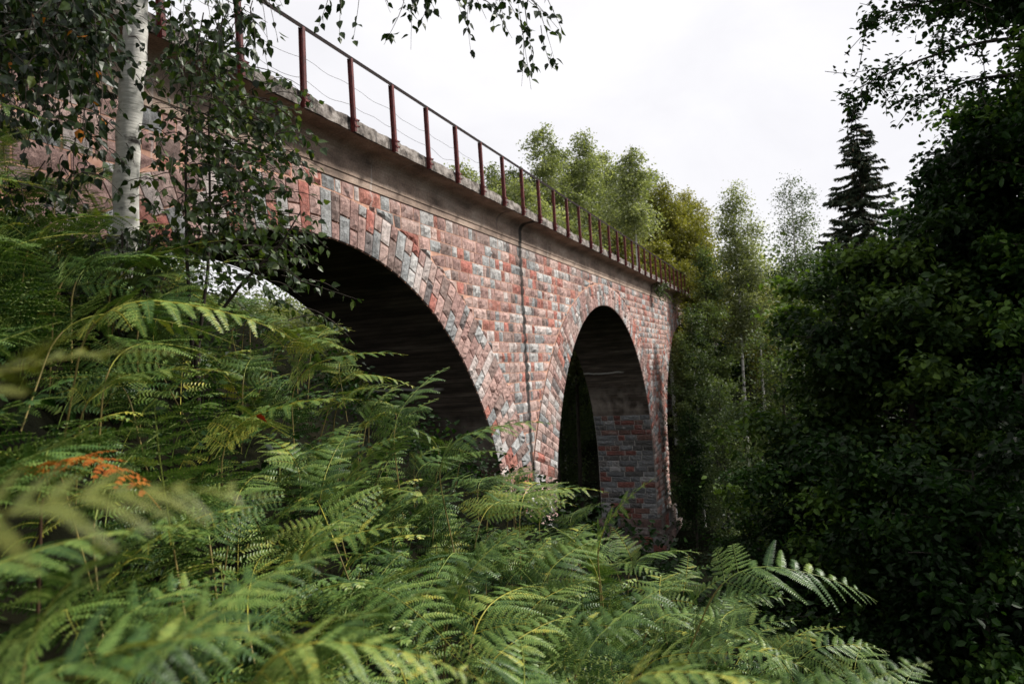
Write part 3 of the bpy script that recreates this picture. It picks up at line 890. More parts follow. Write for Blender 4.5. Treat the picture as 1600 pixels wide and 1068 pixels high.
# the dark broadleaved wood close on the right
px_tree('alder_tree', 'large dark alder filling the right edge with boughs reaching into the sky', 1655, -640, 13.5, 2.7, 0.12, 90, 76000, 0.14, DK, K_, 0.2, 300, shape='round', droop=0.25, tpl=OVAL, sigma=0.15, tw=11)  # unseen top raised so its shadow falls on the left ferns and wall
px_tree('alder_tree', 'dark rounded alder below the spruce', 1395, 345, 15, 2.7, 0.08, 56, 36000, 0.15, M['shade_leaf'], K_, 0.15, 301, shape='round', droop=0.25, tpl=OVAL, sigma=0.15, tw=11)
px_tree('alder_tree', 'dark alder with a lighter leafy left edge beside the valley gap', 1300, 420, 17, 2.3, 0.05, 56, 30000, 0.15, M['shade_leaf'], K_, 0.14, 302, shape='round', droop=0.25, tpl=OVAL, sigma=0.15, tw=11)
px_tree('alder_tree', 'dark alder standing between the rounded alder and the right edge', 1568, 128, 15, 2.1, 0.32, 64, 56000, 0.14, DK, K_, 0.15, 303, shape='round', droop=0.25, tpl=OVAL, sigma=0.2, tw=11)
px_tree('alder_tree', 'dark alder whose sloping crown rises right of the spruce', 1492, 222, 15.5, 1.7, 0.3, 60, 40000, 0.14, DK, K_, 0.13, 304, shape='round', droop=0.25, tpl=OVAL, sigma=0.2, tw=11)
for k, (px, py, dp, spd) in enumerate(((1255, 690, 15, 1.6), (1380, 700, 12, 1.7), (1520, 720, 10.5, 1.8), (1600, 560, 11, 2.0), (1180, 720, 24, 1.9), (1450, 560, 19, 2.4), (1300, 640, 24, 2.2))):
    px_tree('dark_shrub', 'dark leafy shrub in the shade under the alders', px, py, dp, spd, 0.03, 34, 13000, 0.12, DK, K_, 0.05, 320+k, shape='round', droop=0.3, tpl=OVAL, group='shrubs in the shade under the alders', cat='shrub', sigma=0.16, tw=8)

# boughs of the big alder reaching over the valley
g = np.random.default_rng(41)
big = [o for o in C.objects if o.get('label', '').startswith('large dark alder')][0]
bl_ = np.array(big.location)
lmb, twg, lvs = MB(), MB(), MB()
for (p0, p1, p2, nb) in (((1600, 60, 13.4), (1480, 60, 13), (1315, 152, 12.6), 34), ((1600, 10, 13.4), (1500, -30, 13), (1350, 35, 12.5), 36), ((1600, 120, 13.4), (1520, 110, 13), (1430, 165, 12.8), 18), ((1590, -60, 13.4), (1500, -90, 13), (1385, -10, 12.4), 30)):
    a, m_, b = at(*p0), at(*p1), at(*p2)
    q = np.linspace(0, 1, 9)[:, None]
    cv = (1-q)**2*a+2*q*(1-q)*m_+q**2*b
    lmb.tube(cv, np.linspace(0.04, 0.008, 9), 5)
    sp_ = []
    for _ in range(nb):
        u = g.uniform(0.15, 1)**0.8
        st_ = np.array([np.interp(u, q[:, 0], cv[:, c]) for c in range(3)])
        sp_.append((st_, st_+g.normal(0, 0.33, 3)+np.array([0, 0, -0.12])+0.25*unit(b-a)))
    ALD = sp_
    for a_, b_ in ALD:
        n = int(g.integers(12, 26)); u = g.uniform(0, 1, n)[:, None]
        twg.tube(np.array([a_, (a_+b_)/2+np.array([0, 0, 0.04]), b_]), 0.006, 4)
        X, Y = orient(n, g, 0.35)
        lvs.leaves(OVAL, a_+(b_-a_)*u+g.normal(0, 0.07, (n, 3)), X, Y, 0.105*g.uniform(0.7, 1.25, n), np.clip(g.normal(0.45, 0.2, n), 0, 1))
for m_, nm, mt in ((lmb, 'bough', K_), (twg, 'bough_twigs', M['twig']), (lvs, 'bough_leaves', DK)):
    o = m_.build(nm, mt, big); o.matrix_parent_inverse = Matrix.Translation(-big.location)

# seen through the arches; pale leaves of the near-arch trees paint in light
for k, (px, py, dp, spd, lm, lab) in enumerate((
        (425, 476, 24, 2.0, L_, 'leafy tree seen through the near arch with sky above it'),
        (480, 505, 22, 1.8, L_, 'dark bushy tree low in the near arch'),
        (545, 480, 30, 2.4, L_, 'loose tree seen against the dark rim inside the near arch'),
        (330, 478, 20, 1.6, L_, 'leafy tree at the left of the near arch opening'),
        (520, 500, 25, 2.0, L_, 'pale green tree filling the low right part of the near arch opening'),
        (455, 470, 32, 2.6, L_, 'farther pale tree behind the others in the near arch opening'))):
    px_tree('bushy_tree', lab, px, py, dp, spd, 0.1, 40, 14000, 0.11, lm, K_, 0.09, 400+k, shape='round', droop=0.4, sigma=0.26, tw=6)
for k, (px, py, dp, spd) in enumerate(((895, 540, 58, 3.0), (925, 480, 66, 3.2), (870, 560, 50, 2.4), (960, 520, 70, 3.4), (620, 520, 40, 2.6), (700, 540, 44, 2.6))):
    px_tree('bushy_tree', 'dark tree behind the viaduct closing the view through its arches', px, py, dp, spd, 0.02, 44, 15000, 0.16, MD, K_, 0.12, 420+k, shape='round', droop=0.3, sigma=0.35, group='dark trees behind the viaduct', tw=6)

# ------------------------------------------------------------------ birch at the left, with overhanging boughs
def sprays(mb_twig, mb_leaf, g, specs, lsize, tpl=BIRCH, per_m=34, r=0.0035):
    """twigs between two points in the place, hanging a little, set with alternating leaves"""
    for a, b in specs:
        a, b = np.asarray(a, float), np.asarray(b, float)
        L = np.linalg.norm(b-a)
        if L < 0.05: continue
        s = np.linspace(0, 1, 7)[:, None]
        side = g.normal(0, 0.06*L, 3)
        cv = a+(b-a)*s+side*np.sin(s*PI)+np.array([0, 0, 0.14*L])*np.sin(s*PI)
        mb_twig.tube(cv, np.linspace(r, 0.0012, 7), 4)
        n = max(5, int(L*per_m*g.uniform(0.7, 1.3)))
        u = np.sort(g.uniform(0.12, 1.0, n))
        p = np.column_stack([np.interp(u, s[:, 0], cv[:, c]) for c in range(3)])
        d = unit(b-a)
        x = d*0.5+g.normal(0, 0.75, (n, 3)); x[:, 2] -= 0.75; x = unit(x)
        y = unit(np.cross(g.normal(0, 1, (n, 3))+np.array([-0.3, -0.6, 0.8]), x))
        p = p+x*0.018
        mb_leaf.leaves(tpl, p, x, y, lsize*g.uniform(0.6, 1.2, n), np.clip(g.beta(2.2, 2.6, n)*0.97+(g.uniform(0, 1, n) > 0.985)*0.3, 0, 1))
g = np.random.default_rng(77)
tb = at(197, 345, 4.8)
birch = thing('birch_tree', 'white barked birch at the left with boughs hanging over the view', 'tree', (tb[0], tb[1], float(ground_z(tb[0], tb[1]))))
bl = np.array(birch.location)
def bb(m, name, mat):
    o = m.build(name, mat, birch); o.matrix_parent_inverse = Matrix.Translation(-birch.location); return o
tr = MB()
pts = [bl+np.array([0, 0, -0.3])]
for px, py, dp in ((190, 480, 4.8), (196, 345, 4.8), (200, 240, 4.8), (203, 170, 4.8), (210, 80, 4.8), (214, 0, 4.8), (222, -120, 4.85), (228, -300, 4.9), (240, -700, 5.0)):
    pts.append(at(px, py, dp))
pts = np.array(pts)
tt = np.linspace(0, 1, 60)
dd = np.concatenate([[0], np.cumsum(np.linalg.norm(np.diff(pts, axis=0), axis=1))]); dd /= dd[-1]
PP = np.column_stack([np.interp(tt, dd, pts[:, c]) for c in range(3)])
PP[1:-1] += g.normal(0, 0.004, (58, 3))
tr.tube(PP, 0.084-0.03*tt+g.normal(0, 0.0025, 60), 14)
bb(tr, 'trunk', M['birch'])
# limbs: (start on trunk, end) in the place
tk, lf, lm = MB(), MB(), MB()
specs = []
def limb(a, mid, b, r0):
    s = np.linspace(0, 1, 9)[:, None]
    cv = (1-s)**2*a+2*s*(1-s)*mid+s**2*b
    lm.tube(cv, np.linspace(r0, 0.008, 9), 6)
    return cv
A = lambda px, py, dp: at(px, py, dp)
c1 = limb(A(216, -60, 4.85), A(420, -260, 4.7), A(880, -70, 4.6), 0.035)      # bough over the middle of the view
c2 = limb(A(214, -10, 4.8), A(120, -140, 4.3), A(-60, -40, 3.8), 0.03)
c3 = limb(A(212, 30, 4.8), A(120, -60, 4.2), A(10, 70, 3.9), 0.025)
c4 = limb(A(220, -90, 4.85), A(330, -160, 4.4), A(420, 10, 4.1), 0.025)
# twigs hanging into the top of the picture
for x0, y0, x1, y1 in ((520, -40, 498, 40), (545, -40, 530, 62), (560, -30, 552, 62), (590, -40, 640, 20), (630, -30, 600, 70), (650, -20, 642, 78), (660, -40, 690, 30),
                       (700, -40, 650, 50), (720, -40, 735, 60), (740, -20, 737, 90), (700, -50, 760, 30), (760, -50, 790, 45), (780, -40, 825, 50), (770, -30, 770, 42), (800, -40, 830, 140), (812, 40, 815, 135), (820, 10, 835, 110),
                       (800, -30, 872, 45), (830, 0, 868, 100), (840, -40, 880, 50), (690, -40, 720, 20), (640, -50, 670, 12), (730, -50, 800, 12), (600, -60, 610, 20), (755, 0, 800, 60), (845, 40, 862, 108), (790, -20, 850, 20)):
    d0 = g.uniform(4.2, 5.2)
    specs.append((A(x0, y0, d0), A(x1, y1, d0+g.uniform(-0.2, 0.2))))
# dense shaded foliage top left
for _ in range(480):
    x0, y0 = g.uniform(-40, 150), g.uniform(-140, 140)*g.uniform(0.4, 1)
    d0 = g.uniform(3.3, 5.6)
    specs.append((A(x0, y0, d0), A(x0+g.normal(5, 45), y0+g.uniform(30, 110), d0+g.normal(0, 0.15))))
for _ in range(50):
    x0, y0 = g.uniform(-30, 140), g.uniform(120, 300)
    d0 = g.uniform(3.4, 4.4)
    specs.append((A(x0, y0, d0), A(x0+g.normal(10, 40), y0+g.uniform(20, 80), d0)))
for _ in range(70):
    x0, y0 = g.uniform(250, 420), g.uniform(-120, 60)
    d0 = g.uniform(3.7, 5.0)
    specs.append((A(x0, y0, d0), A(x0+g.normal(5, 35), y0+g.uniform(30, 110), d0)))
for _ in range(9):       # a few in front of the trunk
    x0, y0 = g.uniform(165, 215), g.uniform(-30, 330)
    d0 = g.uniform(4.1, 4.6)
    specs.append((A(x0, y0, d0), A(x0+g.normal(5, 22), y0+g.uniform(15, 45), d0)))
sprays(tk, lf, g, specs, 0.058, per_m=30)
c5 = limb(A(222, -330, 4.9), A(480, -620, 6.0), np.array([10.2, 3.2, 8.0]), 0.05)
up = []  # unseen crown above the view, added with its limb to shade the left wall
for _ in range(1100):
    p_ = np.array([g.uniform(6.0, 12.5), g.uniform(0.5, 5.4), g.uniform(5.6, 9.6)])
    if p_[2]-0.75 < 0.56*math.hypot(p_[0], p_[1]): continue
    up.append((p_, p_+np.array([g.normal(0, 0.35), g.normal(0, 0.35), -g.uniform(0.2, 0.7)])))
sprays(tk, lf, g, up, 0.10, per_m=22)
bb(lm, 'limbs', M['bark']); bb(tk, 'twigs', M['twig']); bb(lf, 'crown', M['birch_leaf'])

# young birch in front of the near arch
g = np.random.default_rng(88)
sb = at(300, 560, 4.5)
sap = thing('birch_sapling', 'leafy young birch spreading its twigs in front of the near arch', 'tree', (sb[0], sb[1], float(ground_z(sb[0], sb[1]))))
sl_ = np.array(sap.location)
def sbb(m, name, mat):
    o = m.build(name, mat, sap); o.matrix_parent_inverse = Matrix.Translation(-sap.location); return o
st, tk, lf = MB(), MB(), MB()
stems = []
for off, pth in ((0.0, [(300, 540), (292, 400), (290, 250), (300, 120), (318, 20)]), (0.15, [(310, 540), (325, 420), (328, 300), (326, 180), (345, 60)]), (-0.1, [(305, 540), (380, 440), (440, 380), (470, 330)])):
    P = [sl_+np.array([0.03, 0, -0.2])]+[at(px, py, 4.5+off) for px, py in pth]
    P = np.array(P)
    st.tube(P, np.linspace(0.016, 0.004, len(P)), 6)
    stems.append(P)
sbb(st, 'stem', M['twig'])
specs = []
for _ in range(260):
    x0, y0 = max(248, g.normal(312, 38)), g.uniform(55, 400)
    d0 = g.uniform(4.0, 4.9)
    dx = (x0-300)*0.6+g.normal(16, 34)
    specs.append((at(x0, y0, d0), at(x0+dx, y0+g.normal(18, 25), d0+g.normal(0, 0.15))))
for _ in range(60):
    x0, y0 = g.normal(400, 40), g.uniform(150, 300)
    d0 = g.uniform(4.0, 4.8)
    specs.append((at(x0-30, y0-15, d0), at(x0+g.uniform(10, 60), y0+g.normal(10, 20), d0)))
for _ in range(42):
    x0, y0 = g.normal(405, 30), g.uniform(300, 470)
    d0 = g.uniform(4.0, 4.8)
    specs.append((at(x0-30, y0-10, d0), at(x0+g.uniform(10, 60), y0+g.normal(12, 22), d0)))
for x0, y0, x1, y1 in ((430, 210, 520, 245), (420, 300, 505, 318), (420, 330, 500, 345), (400, 420, 470, 440), (440, 430, 560, 468), (470, 440, 530, 455), (470, 480, 545, 525), (430, 380, 490, 405), (440, 250, 500, 262), (420, 180, 470, 190), (450, 500, 540, 515)):
    specs.append((at(x0, y0, 4.3), at(x1, y1, 4.3)))
sprays(tk, lf, g, specs, 0.054, per_m=30)
sbb(tk, 'twigs', M['twig']); sbb(lf, 'crown', M['sapling_leaf'])

# low shoots round the foot of the white birch
g = np.random.default_rng(89)
f0 = at(200, 560, 4.35)
shoot = thing('birch_shrub', 'low leafy birch shoots hiding the foot of the white birch', 'shrub', (f0[0], f0[1], float(ground_z(f0[0], f0[1]))))
f1 = np.array(shoot.location)
st, tk, lf, specs = MB(), MB(), MB(), []
for _ in range(16):
    e = at(g.uniform(145, 258), g.uniform(350, 430), g.uniform(4.1, 4.6))
    c = f1+(e-f1)*np.linspace(0, 1, 6)[:, None]+np.array([0, 0, -0.05])*np.linspace(0, 1, 6)[:, None]*0
    c[0, 2] -= 0.15
    st.tube(c, np.linspace(0.008, 0.003, 6), 5)
    for _ in range(7):
        u = g.uniform(0.35, 1.0)
        p_ = f1+(e-f1)*u
        specs.append((p_, p_+np.array([g.normal(0, 0.10), g.normal(0, 0.10), g.normal(-0.02, 0.07)])))
sprays(tk, lf, g, specs, 0.05, per_m=42)
for m_, nm, mt in ((st, 'stem', M['twig']), (tk, 'twigs', M['twig']), (lf, 'crown', M['sapling_leaf'])):
    o = m_.build(nm, mt, shoot); o.matrix_parent_inverse = Matrix.Translation(-shoot.location)

# little plant rooted in the cornice
g = np.random.default_rng(9)
cp = np.array([JOINTS[1]-0.2, FY-0.3, COURSE_TOP+0.35])
pl = thing('seedling_birch', 'small green birch seedling growing out of the cornice near the far pier', 'plant', cp)
tk, lf = MB(), MB()
sprays(tk, lf, g, [((0, 0, 0), (g.uniform(-0.3, 1.6), g.uniform(-0.9, -0.1), g.uniform(-0.7, 0.55))) for _ in range(16)], 0.12, per_m=26, r=0.008)
tk.build('stem', M['twig'], pl); lf.build('leaves', M['mid_leaf'], pl)

# ------------------------------------------------------------------ bracken
frng = np.random.default_rng(11)
def pinnule(mb_, p, d, nrm, L, wd, tone):
    """one leaflet: a blunt lobe from p along d, folded along its middle"""
    s = np.cross(nrm, d)
    up = nrm*wd*0.35
    mb_.add([p, p+s*wd+up, p+d*L*0.62+s*wd*0.8+up-nrm*0.05*L, p+d*L-nrm*0.16*L, p+d*L*0.62-s*wd*0.8+up-nrm*0.05*L, p-s*wd+up, p+d*L*0.6-nrm*0.05*L],
            [(0, 6, 2, 1), (0, 5, 4, 6), (6, 4, 3, 2)], tone=tone)
def comb(fr, cv, nr, g, maxlen, hw, base_t, fold=0.05):
    n = len(cv)-1
    fr.tube(cv[::max(1, n//6)], np.linspace(0.0018, 0.0007, len(cv[::max(1, n//6)])), 3, tone=0.8)
    for q in range(1, n):
        tq = unit(cv[q+1]-cv[q-1])
        nq = unit(nr-tq*(nr@tq))
        sq = np.cross(nq, tq)
        pl_ = maxlen*(0.8+0.2*min(1, q/n*5))*(1-q/n)**0.55+0.004
        for s2 in (-1, 1):
            d = unit(sq*s2+tq*0.42+nq*g.normal(fold, 0.09))
            pinnule(fr, cv[q], d, nq, pl_*g.uniform(0.9, 1.08), hw*(0.6+0.4*(1-q/n)), float(np.clip(base_t+g.normal(0, 0.07), 0, 0.95)))
def make_fern(g, stipe, blade, arch, npair=12, width=0.42, depth=0.8):
    """stem and frond of one bracken: upright stalk, triangular blade bending over towards +x"""
    st, fr = MB(), MB()
    K = 30
    s = np.linspace(0, 1, K+1)
    tot = stipe+blade
    f0 = stipe/tot
    k1 = np.clip((s-(f0-0.16))/0.36, 0, 1); k1 = k1*k1*(3-2*k1)
    ang = R_(85)*(1-k1)+(arch+R_(14))*k1-R_(28)*np.clip((s-f0-0.1)/(0.9-f0), 0, 1)**1.3
    P = [np.array([0.0, 0, 0])]
    bend = g.normal(0, 0.2)
    for k in range(K):
        P.append(P[-1]+tot/K*np.array([math.cos(ang[k]), bend*s[k]**2, math.sin(ang[k])]))
    P = np.array(P)
    cut = int(round(f0*K))+1
    st.tube(np.concatenate([[P[0]-np.array([0.02, 0, depth])], P[:cut]]), np.linspace(0.0055, 0.0042, cut+1), 5)
    fr.tube(P[cut-1:], np.linspace(0.0040, 0.0008, K+2-cut), 4, tone=0.9)
    for k in range(npair):
        fk = k/npair
        u = f0+(1-f0)*fk**0.95
        p = np.array([np.interp(u, s, P[:, c]) for c in range(3)])
        T = unit(np.array([np.interp(min(u+0.03, 1), s, P[:, c]) for c in range(3)])-np.array([np.interp(u-0.03, s, P[:, c]) for c in range(3)]))
        side0 = unit(np.cross([0, 0, 1.0], T))
        nr = unit(np.cross(T, side0))
        for sg in (-1, 1):
            Lp = width*(1-fk)**0.8*g.uniform(0.85, 1.12)*(0.92 if k == 0 else 1)
            if Lp < 0.03: continue
            d0 = unit(side0*sg+T*g.uniform(0.3, 0.55)+nr*g.normal(0.12, 0.16))
            dr = g.uniform(0.2, 0.7)
            base_t = float(np.clip(g.normal(0.47, 0.14)+0.1*fk, 0.05, 0.9))
            big = k < 2 and Lp > 0.28
            n = max(4, int(Lp/(0.034 if big else 0.0125)))
            us = np.linspace(0, 1, n+1)[:, None]
            cv = p+d0*us*Lp+T*g.uniform(0.0, 0.35)*(us**2)*Lp*0.5-np.array([0, 0, 1])*dr*Lp*(us**2)*0.6
            if not big:
                comb(fr, cv, nr, g, min(0.036, Lp*0.16), 0.0060, base_t)
            else:                                   # lowest pinnae are feathers of feathers
                fr.tube(cv, np.linspace(0.002, 0.0008, n+1), 3, tone=0.85)
                for q in range(1, n):
                    tq = unit(cv[q+1]-cv[q-1]); nq = unit(nr-tq*(nr@tq)); sq = np.cross(nq, tq)
                    pl_ = 0.105*(1-q/n)**0.7*(0.75+0.25*min(1, q/n*4))+0.012
                    for s2 in (-1, 1):
                        d = unit(sq*s2+tq*0.5+nq*g.normal(0.04, 0.12))
                        m = max(3, int(pl_/0.0105))
                        uu = np.linspace(0, 1, m+1)[:, None]
                        comb(fr, cv[q]+d*uu*pl_-nq*0.12*pl_*uu**2, nq, g, 0.0135, 0.0052, float(np.clip(base_t+g.normal(0, 0.05), 0, 0.95)))
    return st, fr
variants = []
VSP = [(0.62, 0.80, -4, .36), (0.70, 0.92, -10, .40), (0.58, 0.75, 6, .33), (0.62, 0.85, 18, .35), (0.55, 0.9, -14, .38), (0.66, 0.7, 0, .31), (0.7, 1.0, -6, .42), (0.6, 0.62, 34, .27)]
for k, (a, b, c, wd) in enumerate(VSP):
    st, fr = make_fern(np.random.default_rng(500+k), a, b, R_(c), npair=12, width=wd)
    root = thing('bracken_fern', 'green bracken fern in the dense stand on the slope', 'fern', (0, 0, -50), group='bracken ferns on the slope')
    st.build('stem', M['fern_stem'], root)
    fo = fr.build('frond', M['fern'], root)
    vs = np.concatenate(fr.v)
    variants.append((root, vs.mean(0)))
protos = [v[0] for v in variants]
used = set()
def put_fern(k, loc, az, sc_=1.0, tilt=0.0, label=None, group='bracken ferns on the slope'):
    root = protos[k]
    rot = (frng.normal(0, 0.17), tilt+frng.normal(0, 0.17), az)
    if k not in used:
        used.add(k)
        o = root; o.location = Vector(loc); o.rotation_euler = rot; o.scale = (sc_,)*3
    else:
        o = copy_tree(root, loc, rot, sc_)
    if label:
        o['label'] = label
        if 'group' in o and not group: del o['group']
    if group: o['group'] = group
    return o
def aim_fern(k, px, py, dp, az, sc_=1.0, **kw):
    """stand a fern so that the middle of its blade comes at that spot"""
    mid = variants[k][1]*sc_
    tgt = at(px, py, dp)
    c, s = math.cos(az), math.sin(az)
    off = np.array([mid[0]*c-mid[1]*s, mid[0]*s+mid[1]*c, mid[2]])
    return put_fern(k, tgt-off, az, sc_, **kw)
# scattered over the slope: spacing by distance, nearest first
pts = []
for r0, r1, a0, a1, cap, sp0, sp1 in ((1.0, 2.6, -22, 68, 84, 0.19, 0.03), (2.6, 5.0, -22, 66, 200, 0.20, 0.03), (5.0, 8.8, -14, 62, 272, 0.30, 0.02)):
    tries = 0
    while len(pts) < cap and tries < 30000:
        tries += 1
        r = math.sqrt(frng.uniform(r0**2, r1**2)); a = R_(frng.uniform(a0, a1))
        x, y = r*math.cos(a), r*math.sin(a)
        if y > FY-0.9: continue
        sp_ = sp0+sp1*r
        if all((x-p[0])**2+(y-p[1])**2 > sp_*sp_ for p in pts): pts.append((x, y, r))
for k, (x, y, r) in enumerate(pts):
    v = int(frng.integers(0, len(protos)))
    az = R_(-45)+frng.normal(0, 1.05)
    sc_ = frng.uniform(0.62, 0.98)
    sc_ *= np.interp(r, [1.0, 3.2], [0.55, 1.0])
    near = r < 2.0
    put_fern(v, (x, y, float(ground_z(x, y))-0.02), az, sc_,
             label='soft green bracken fern close to the camera in the blurred front of the stand' if near else 'green bracken fern in the dense stand on the slope',
             group='blurred bracken ferns close to the camera' if near else 'bracken ferns on the slope')
# ones that stand out
aim_fern(3, 655, 640, 5.6, R_(-20), 0.95, label='tall bracken fern standing up alone against the dark near arch', group=None)
aim_fern(1, 770, 700, 5.0, R_(-62), 0.95, label='pale bracken frond pointing right across the first pier', group=None)
aim_fern(7, 985, 800, 4.2, R_(-80), 0.9, label='upright bracken fern in front of the second pier', group=None)
aim_fern(6, 1120, 850, 3.9, R_(-62), 0.9, label='broad bracken frond reaching right over the dark valley', group=None)
aim_fern(4, 90, 815, 0.6, R_(-35), 0.3, label='out of focus bracken frond right in front of the lens, crossing the left side', group=None)
aim_fern(5, 40, 610, 0.75, R_(-30), 0.4, label='out of focus yellowish bracken tip at the left edge', group=None)
aim_fern(0, 160, 415, 3.6, R_(-40), 0.9, label='bracken fern just below the white birch trunk', group=None)
aim_fern(1, 200, 470, 2.9, R_(-50), 0.85, label='tall bracken fern hiding the foot of the white birch trunk', group=None)
aim_fern(6, 130, 455, 3.1, R_(-35), 0.8, label='tall bracken fern to the left of the hidden birch foot', group=None)
aim_fern(2, 235, 420, 3.9, R_(-60), 0.9, label='bracken fern beside the foot of the white birch trunk', group=None)
aim_fern(5, 80, 395, 3.4, R_(-30), 0.9, label='high bracken fern left of the birch trunk against the shaded wall', group=None)
for o in [o for o in C.objects if o.get('label', '').startswith('out of focus')]:
    for ch in o.children:
        if ch.name.startswith('frond'):
            ch.material_slots[0].link = 'OBJECT'; ch.material_slots[0].material = M['fern_pale']
# the low growth beneath: short young bracken nobody could count
def short_fern(g):
    fr = MB()
    L, wdt, arch = g.uniform(0.35, 0.55), g.uniform(0.16, 0.24), R_(g.uniform(0, 35))
    K = 12; s = np.linspace(0, 1, K+1)
    ang = R_(80)*(1-s)+(arch-R_(20))*s
    P = [np.array([0, 0, -0.1])]
    for k in range(K): P.append(P[-1]+(L+0.15)/K*np.array([math.cos(ang[k]), 0, math.sin(ang[k])]))
    P = np.array(P); fr.tube(P, np.linspace(0.003, 0.0008, K+1), 3, tone=0.85)
    for k in range(9):
        fk = k/9; u = 0.28+0.72*fk
        p = np.array([np.interp(u, s, P[:, c]) for c in range(3)])
        T = unit(np.array([np.interp(min(u+0.05, 1), s, P[:, c]) for c in range(3)])-np.array([np.interp(u-0.05, s, P[:, c]) for c in range(3)]))
        s0 = unit(np.cross([0, 0, 1.0], T)); nr = unit(np.cross(T, s0))
        for sg in (-1, 1):
            Lp = wdt*(1-fk)**0.8*g.uniform(0.85, 1.1)
            if Lp < 0.03: continue
            n = max(4, int(Lp/0.016)); us = np.linspace(0, 1, n+1)[:, None]
            d0 = unit(s0*sg+T*0.45+nr*g.normal(0.1, 0.15))
            comb(fr, p+d0*us*Lp-np.array([0, 0, 1])*g.uniform(0.1, 0.5)*Lp*us**2, nr, g, 0.026, 0.0072, float(np.clip(g.normal(0.42, 0.15), 0.05, 0.9)))
    return fr
g = np.random.default_rng(31)
lows = []
for _ in range(6):
    f = short_fern(g)
    lows.append((np.concatenate(f.v), f.f))
low = MB()
n_low = 0
while n_low < 800:
    r = math.sqrt(g.uniform(1.0, 6.5**2)); a = R_(g.uniform(-22, 70))
    if a < R_(10) and g.uniform() < 0.45: continue
    x, y = r*math.cos(a), r*math.sin(a)
    if y > FY-0.6: continue
    V, Fs = lows[int(g.integers(0, 6))]
    az, k = R_(-60)+g.normal(0, 1.1), g.uniform(0.7, 1.25)
    ca, sa = math.cos(az)*k, math.sin(az)*k
    W = np.stack([V[:, 0]*ca-V[:, 1]*sa+x, V[:, 0]*sa+V[:, 1]*ca+y, V[:, 2]*k+float(ground_z(x, y))], 1)
    low.v.append(W)
    dt = g.normal(0, 0.12)
    for F, t, c, sm in Fs: low.f.append((F+low.n, np.clip(t+dt-0.17, 0, 1), c, sm))  # fronds toned darker to paint shade under the taller ferns
    low.n += len(W)
    n_low += 1
tag(low.build('fern_undergrowth', M['fern']), 'low young bracken covering the ground under the taller ferns', 'undergrowth', kind='stuff')
for k, px, py, dp, az_, sc2 in ((0, 40, 900, 1.25, -40, .55), (3, 170, 960, 1.15, -70, .5), (2, 330, 965, 1.35, -20, .55), (6, 60, 1040, 0.95, -30, .45), (4, 470, 1010, 1.3, -60, .5),
                                (1, 640, 1020, 1.35, -30, .5), (5, 260, 1050, 1.0, -100, .5), (7, 780, 1050, 1.3, -80, .55), (2, 30, 820, 1.5, -60, .6), (0, 1010, 1060, 1.5, -90, .5), (3, 1200, 1075, 1.6, -50, .5)):
    aim_fern(k, px, py, dp, R_(az_), sc2, label='soft green bracken fern close to the camera in the blurred front of the stand', group='blurred bracken ferns close to the camera')
# rust-coloured dying bracken
st, fr = make_fern(np.random.default_rng(901), 0.5, 0.42, R_(-30), npair=11, width=0.12)
mid = np.concatenate(fr.v).mean(0)
az = R_(-80)
tgt = at(140, 730, 1.9)
off = np.array([mid[0]*math.cos(az)-mid[1]*math.sin(az), mid[0]*math.sin(az)+mid[1]*math.cos(az), mid[2]])
dry = thing('bracken_fern', 'rust orange dying bracken fern among the green ones at the left', 'fern', tgt-off, az)
st.build('stem', M['dry_stem'], dry); fr.build('frond', M['fern_dry'], dry)
# a single red leaf on the ferns
rl = MB()
rl.leaves(BIRCH, np.zeros((1, 3)), np.array([[0.6, -0.5, -0.5]])/0.93, unit(np.cross([[0, 0.5, 1.0]], [[0.6, -0.5, -0.5]])), np.array([0.055]), np.array([0.5]))
o = rl.build('red_leaf', M['red_leaf'])
o.location = Vector(at(400, 648, 3.0))
tag(o, 'single bright red leaf caught on the ferns', 'leaf')

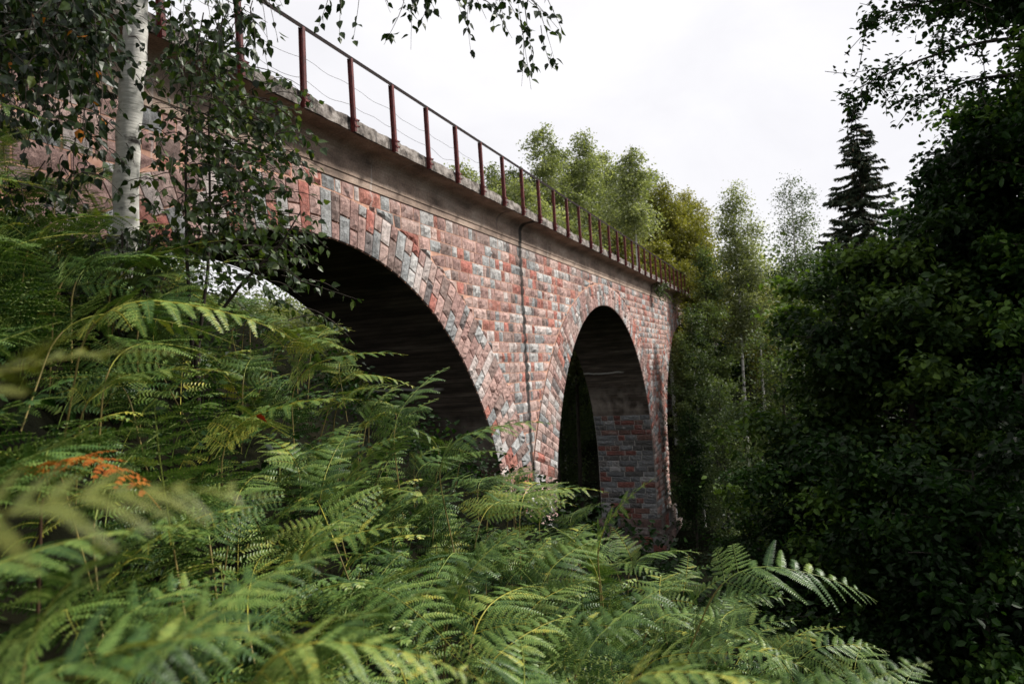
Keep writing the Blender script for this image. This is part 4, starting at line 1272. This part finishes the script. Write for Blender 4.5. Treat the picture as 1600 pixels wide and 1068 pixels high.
# ------------------------------------------------------------------ undergrowth on slope, valley and far bank
g = np.random.default_rng(61)
def ground_cover(n, fx, fy, size, hgt, keep=None):
    x, y = fx(n), fy(n)
    if keep is not None:
        m = keep(x, y); x, y = x[m], y[m]
    z = ground_z(x, y)+g.uniform(0, 1, len(x))**1.5*hgt
    X, Y = orient(len(x), g, 0.1)
    return np.column_stack([x, y, z]), X, Y, size*g.uniform(0.6, 1.4, len(x))
ug = MB()
p, X, Y, S = ground_cover(26000, lambda n: g.uniform(0, 14, n), lambda n: g.uniform(-7, 8.3, n), 0.07, 0.35)
m_ = np.hypot(p[:, 0], p[:, 1]) > 3.2
p, X, Y, S = p[m_], X[m_], Y[m_], S[m_]*0.8
ug.leaves(DIAM, p, X, Y, S, np.clip(g.normal(0.4, 0.2, len(p)), 0, 1))
p, X, Y, S = ground_cover(90000, lambda n: 10+65*g.uniform(0, 1, n)**1.3, lambda n: g.uniform(-25, 8, n), 0.105, 1.0)
ug.leaves(DIAM, p, X, Y, S, np.clip(g.normal(0.35, 0.2, len(p)), 0, 1))
p, X, Y, S = ground_cover(50000, lambda n: g.uniform(0, 85, n), lambda n: g.uniform(12.3, 45, n), 0.17, 1.3)
ug.leaves(DIAM, p, X, Y, S, np.clip(g.normal(0.35, 0.2, len(p)), 0, 1))
tag(ug.build('undergrowth', M['dark_leaf']), 'low dark leafy undergrowth covering the slope and valley floor', 'undergrowth', kind='stuff')
# the wood that closes the view far behind
wd_ = MB()
n = 90000
x = g.uniform(60, 150, n); y = g.uniform(-60, 120, n)
cl = np.sin(x*0.35)*np.cos(y*0.31)+np.sin(x*0.13+y*0.21)
z = ground_z(x, y)+g.uniform(0, 1, n)*(8.5+2.2*cl)
X, Y = orient(n, g, 0.3)
wd_.leaves(DIAM, np.column_stack([x, y, z]), X, Y, 0.5*g.uniform(0.6, 1.4, n), np.clip(0.4+0.12*cl+g.normal(0, 0.16, n), 0, 1))
tag(wd_.build('woods', M['mid_leaf']), 'distant leafy woodland closing the valley', 'woods', kind='stuff')
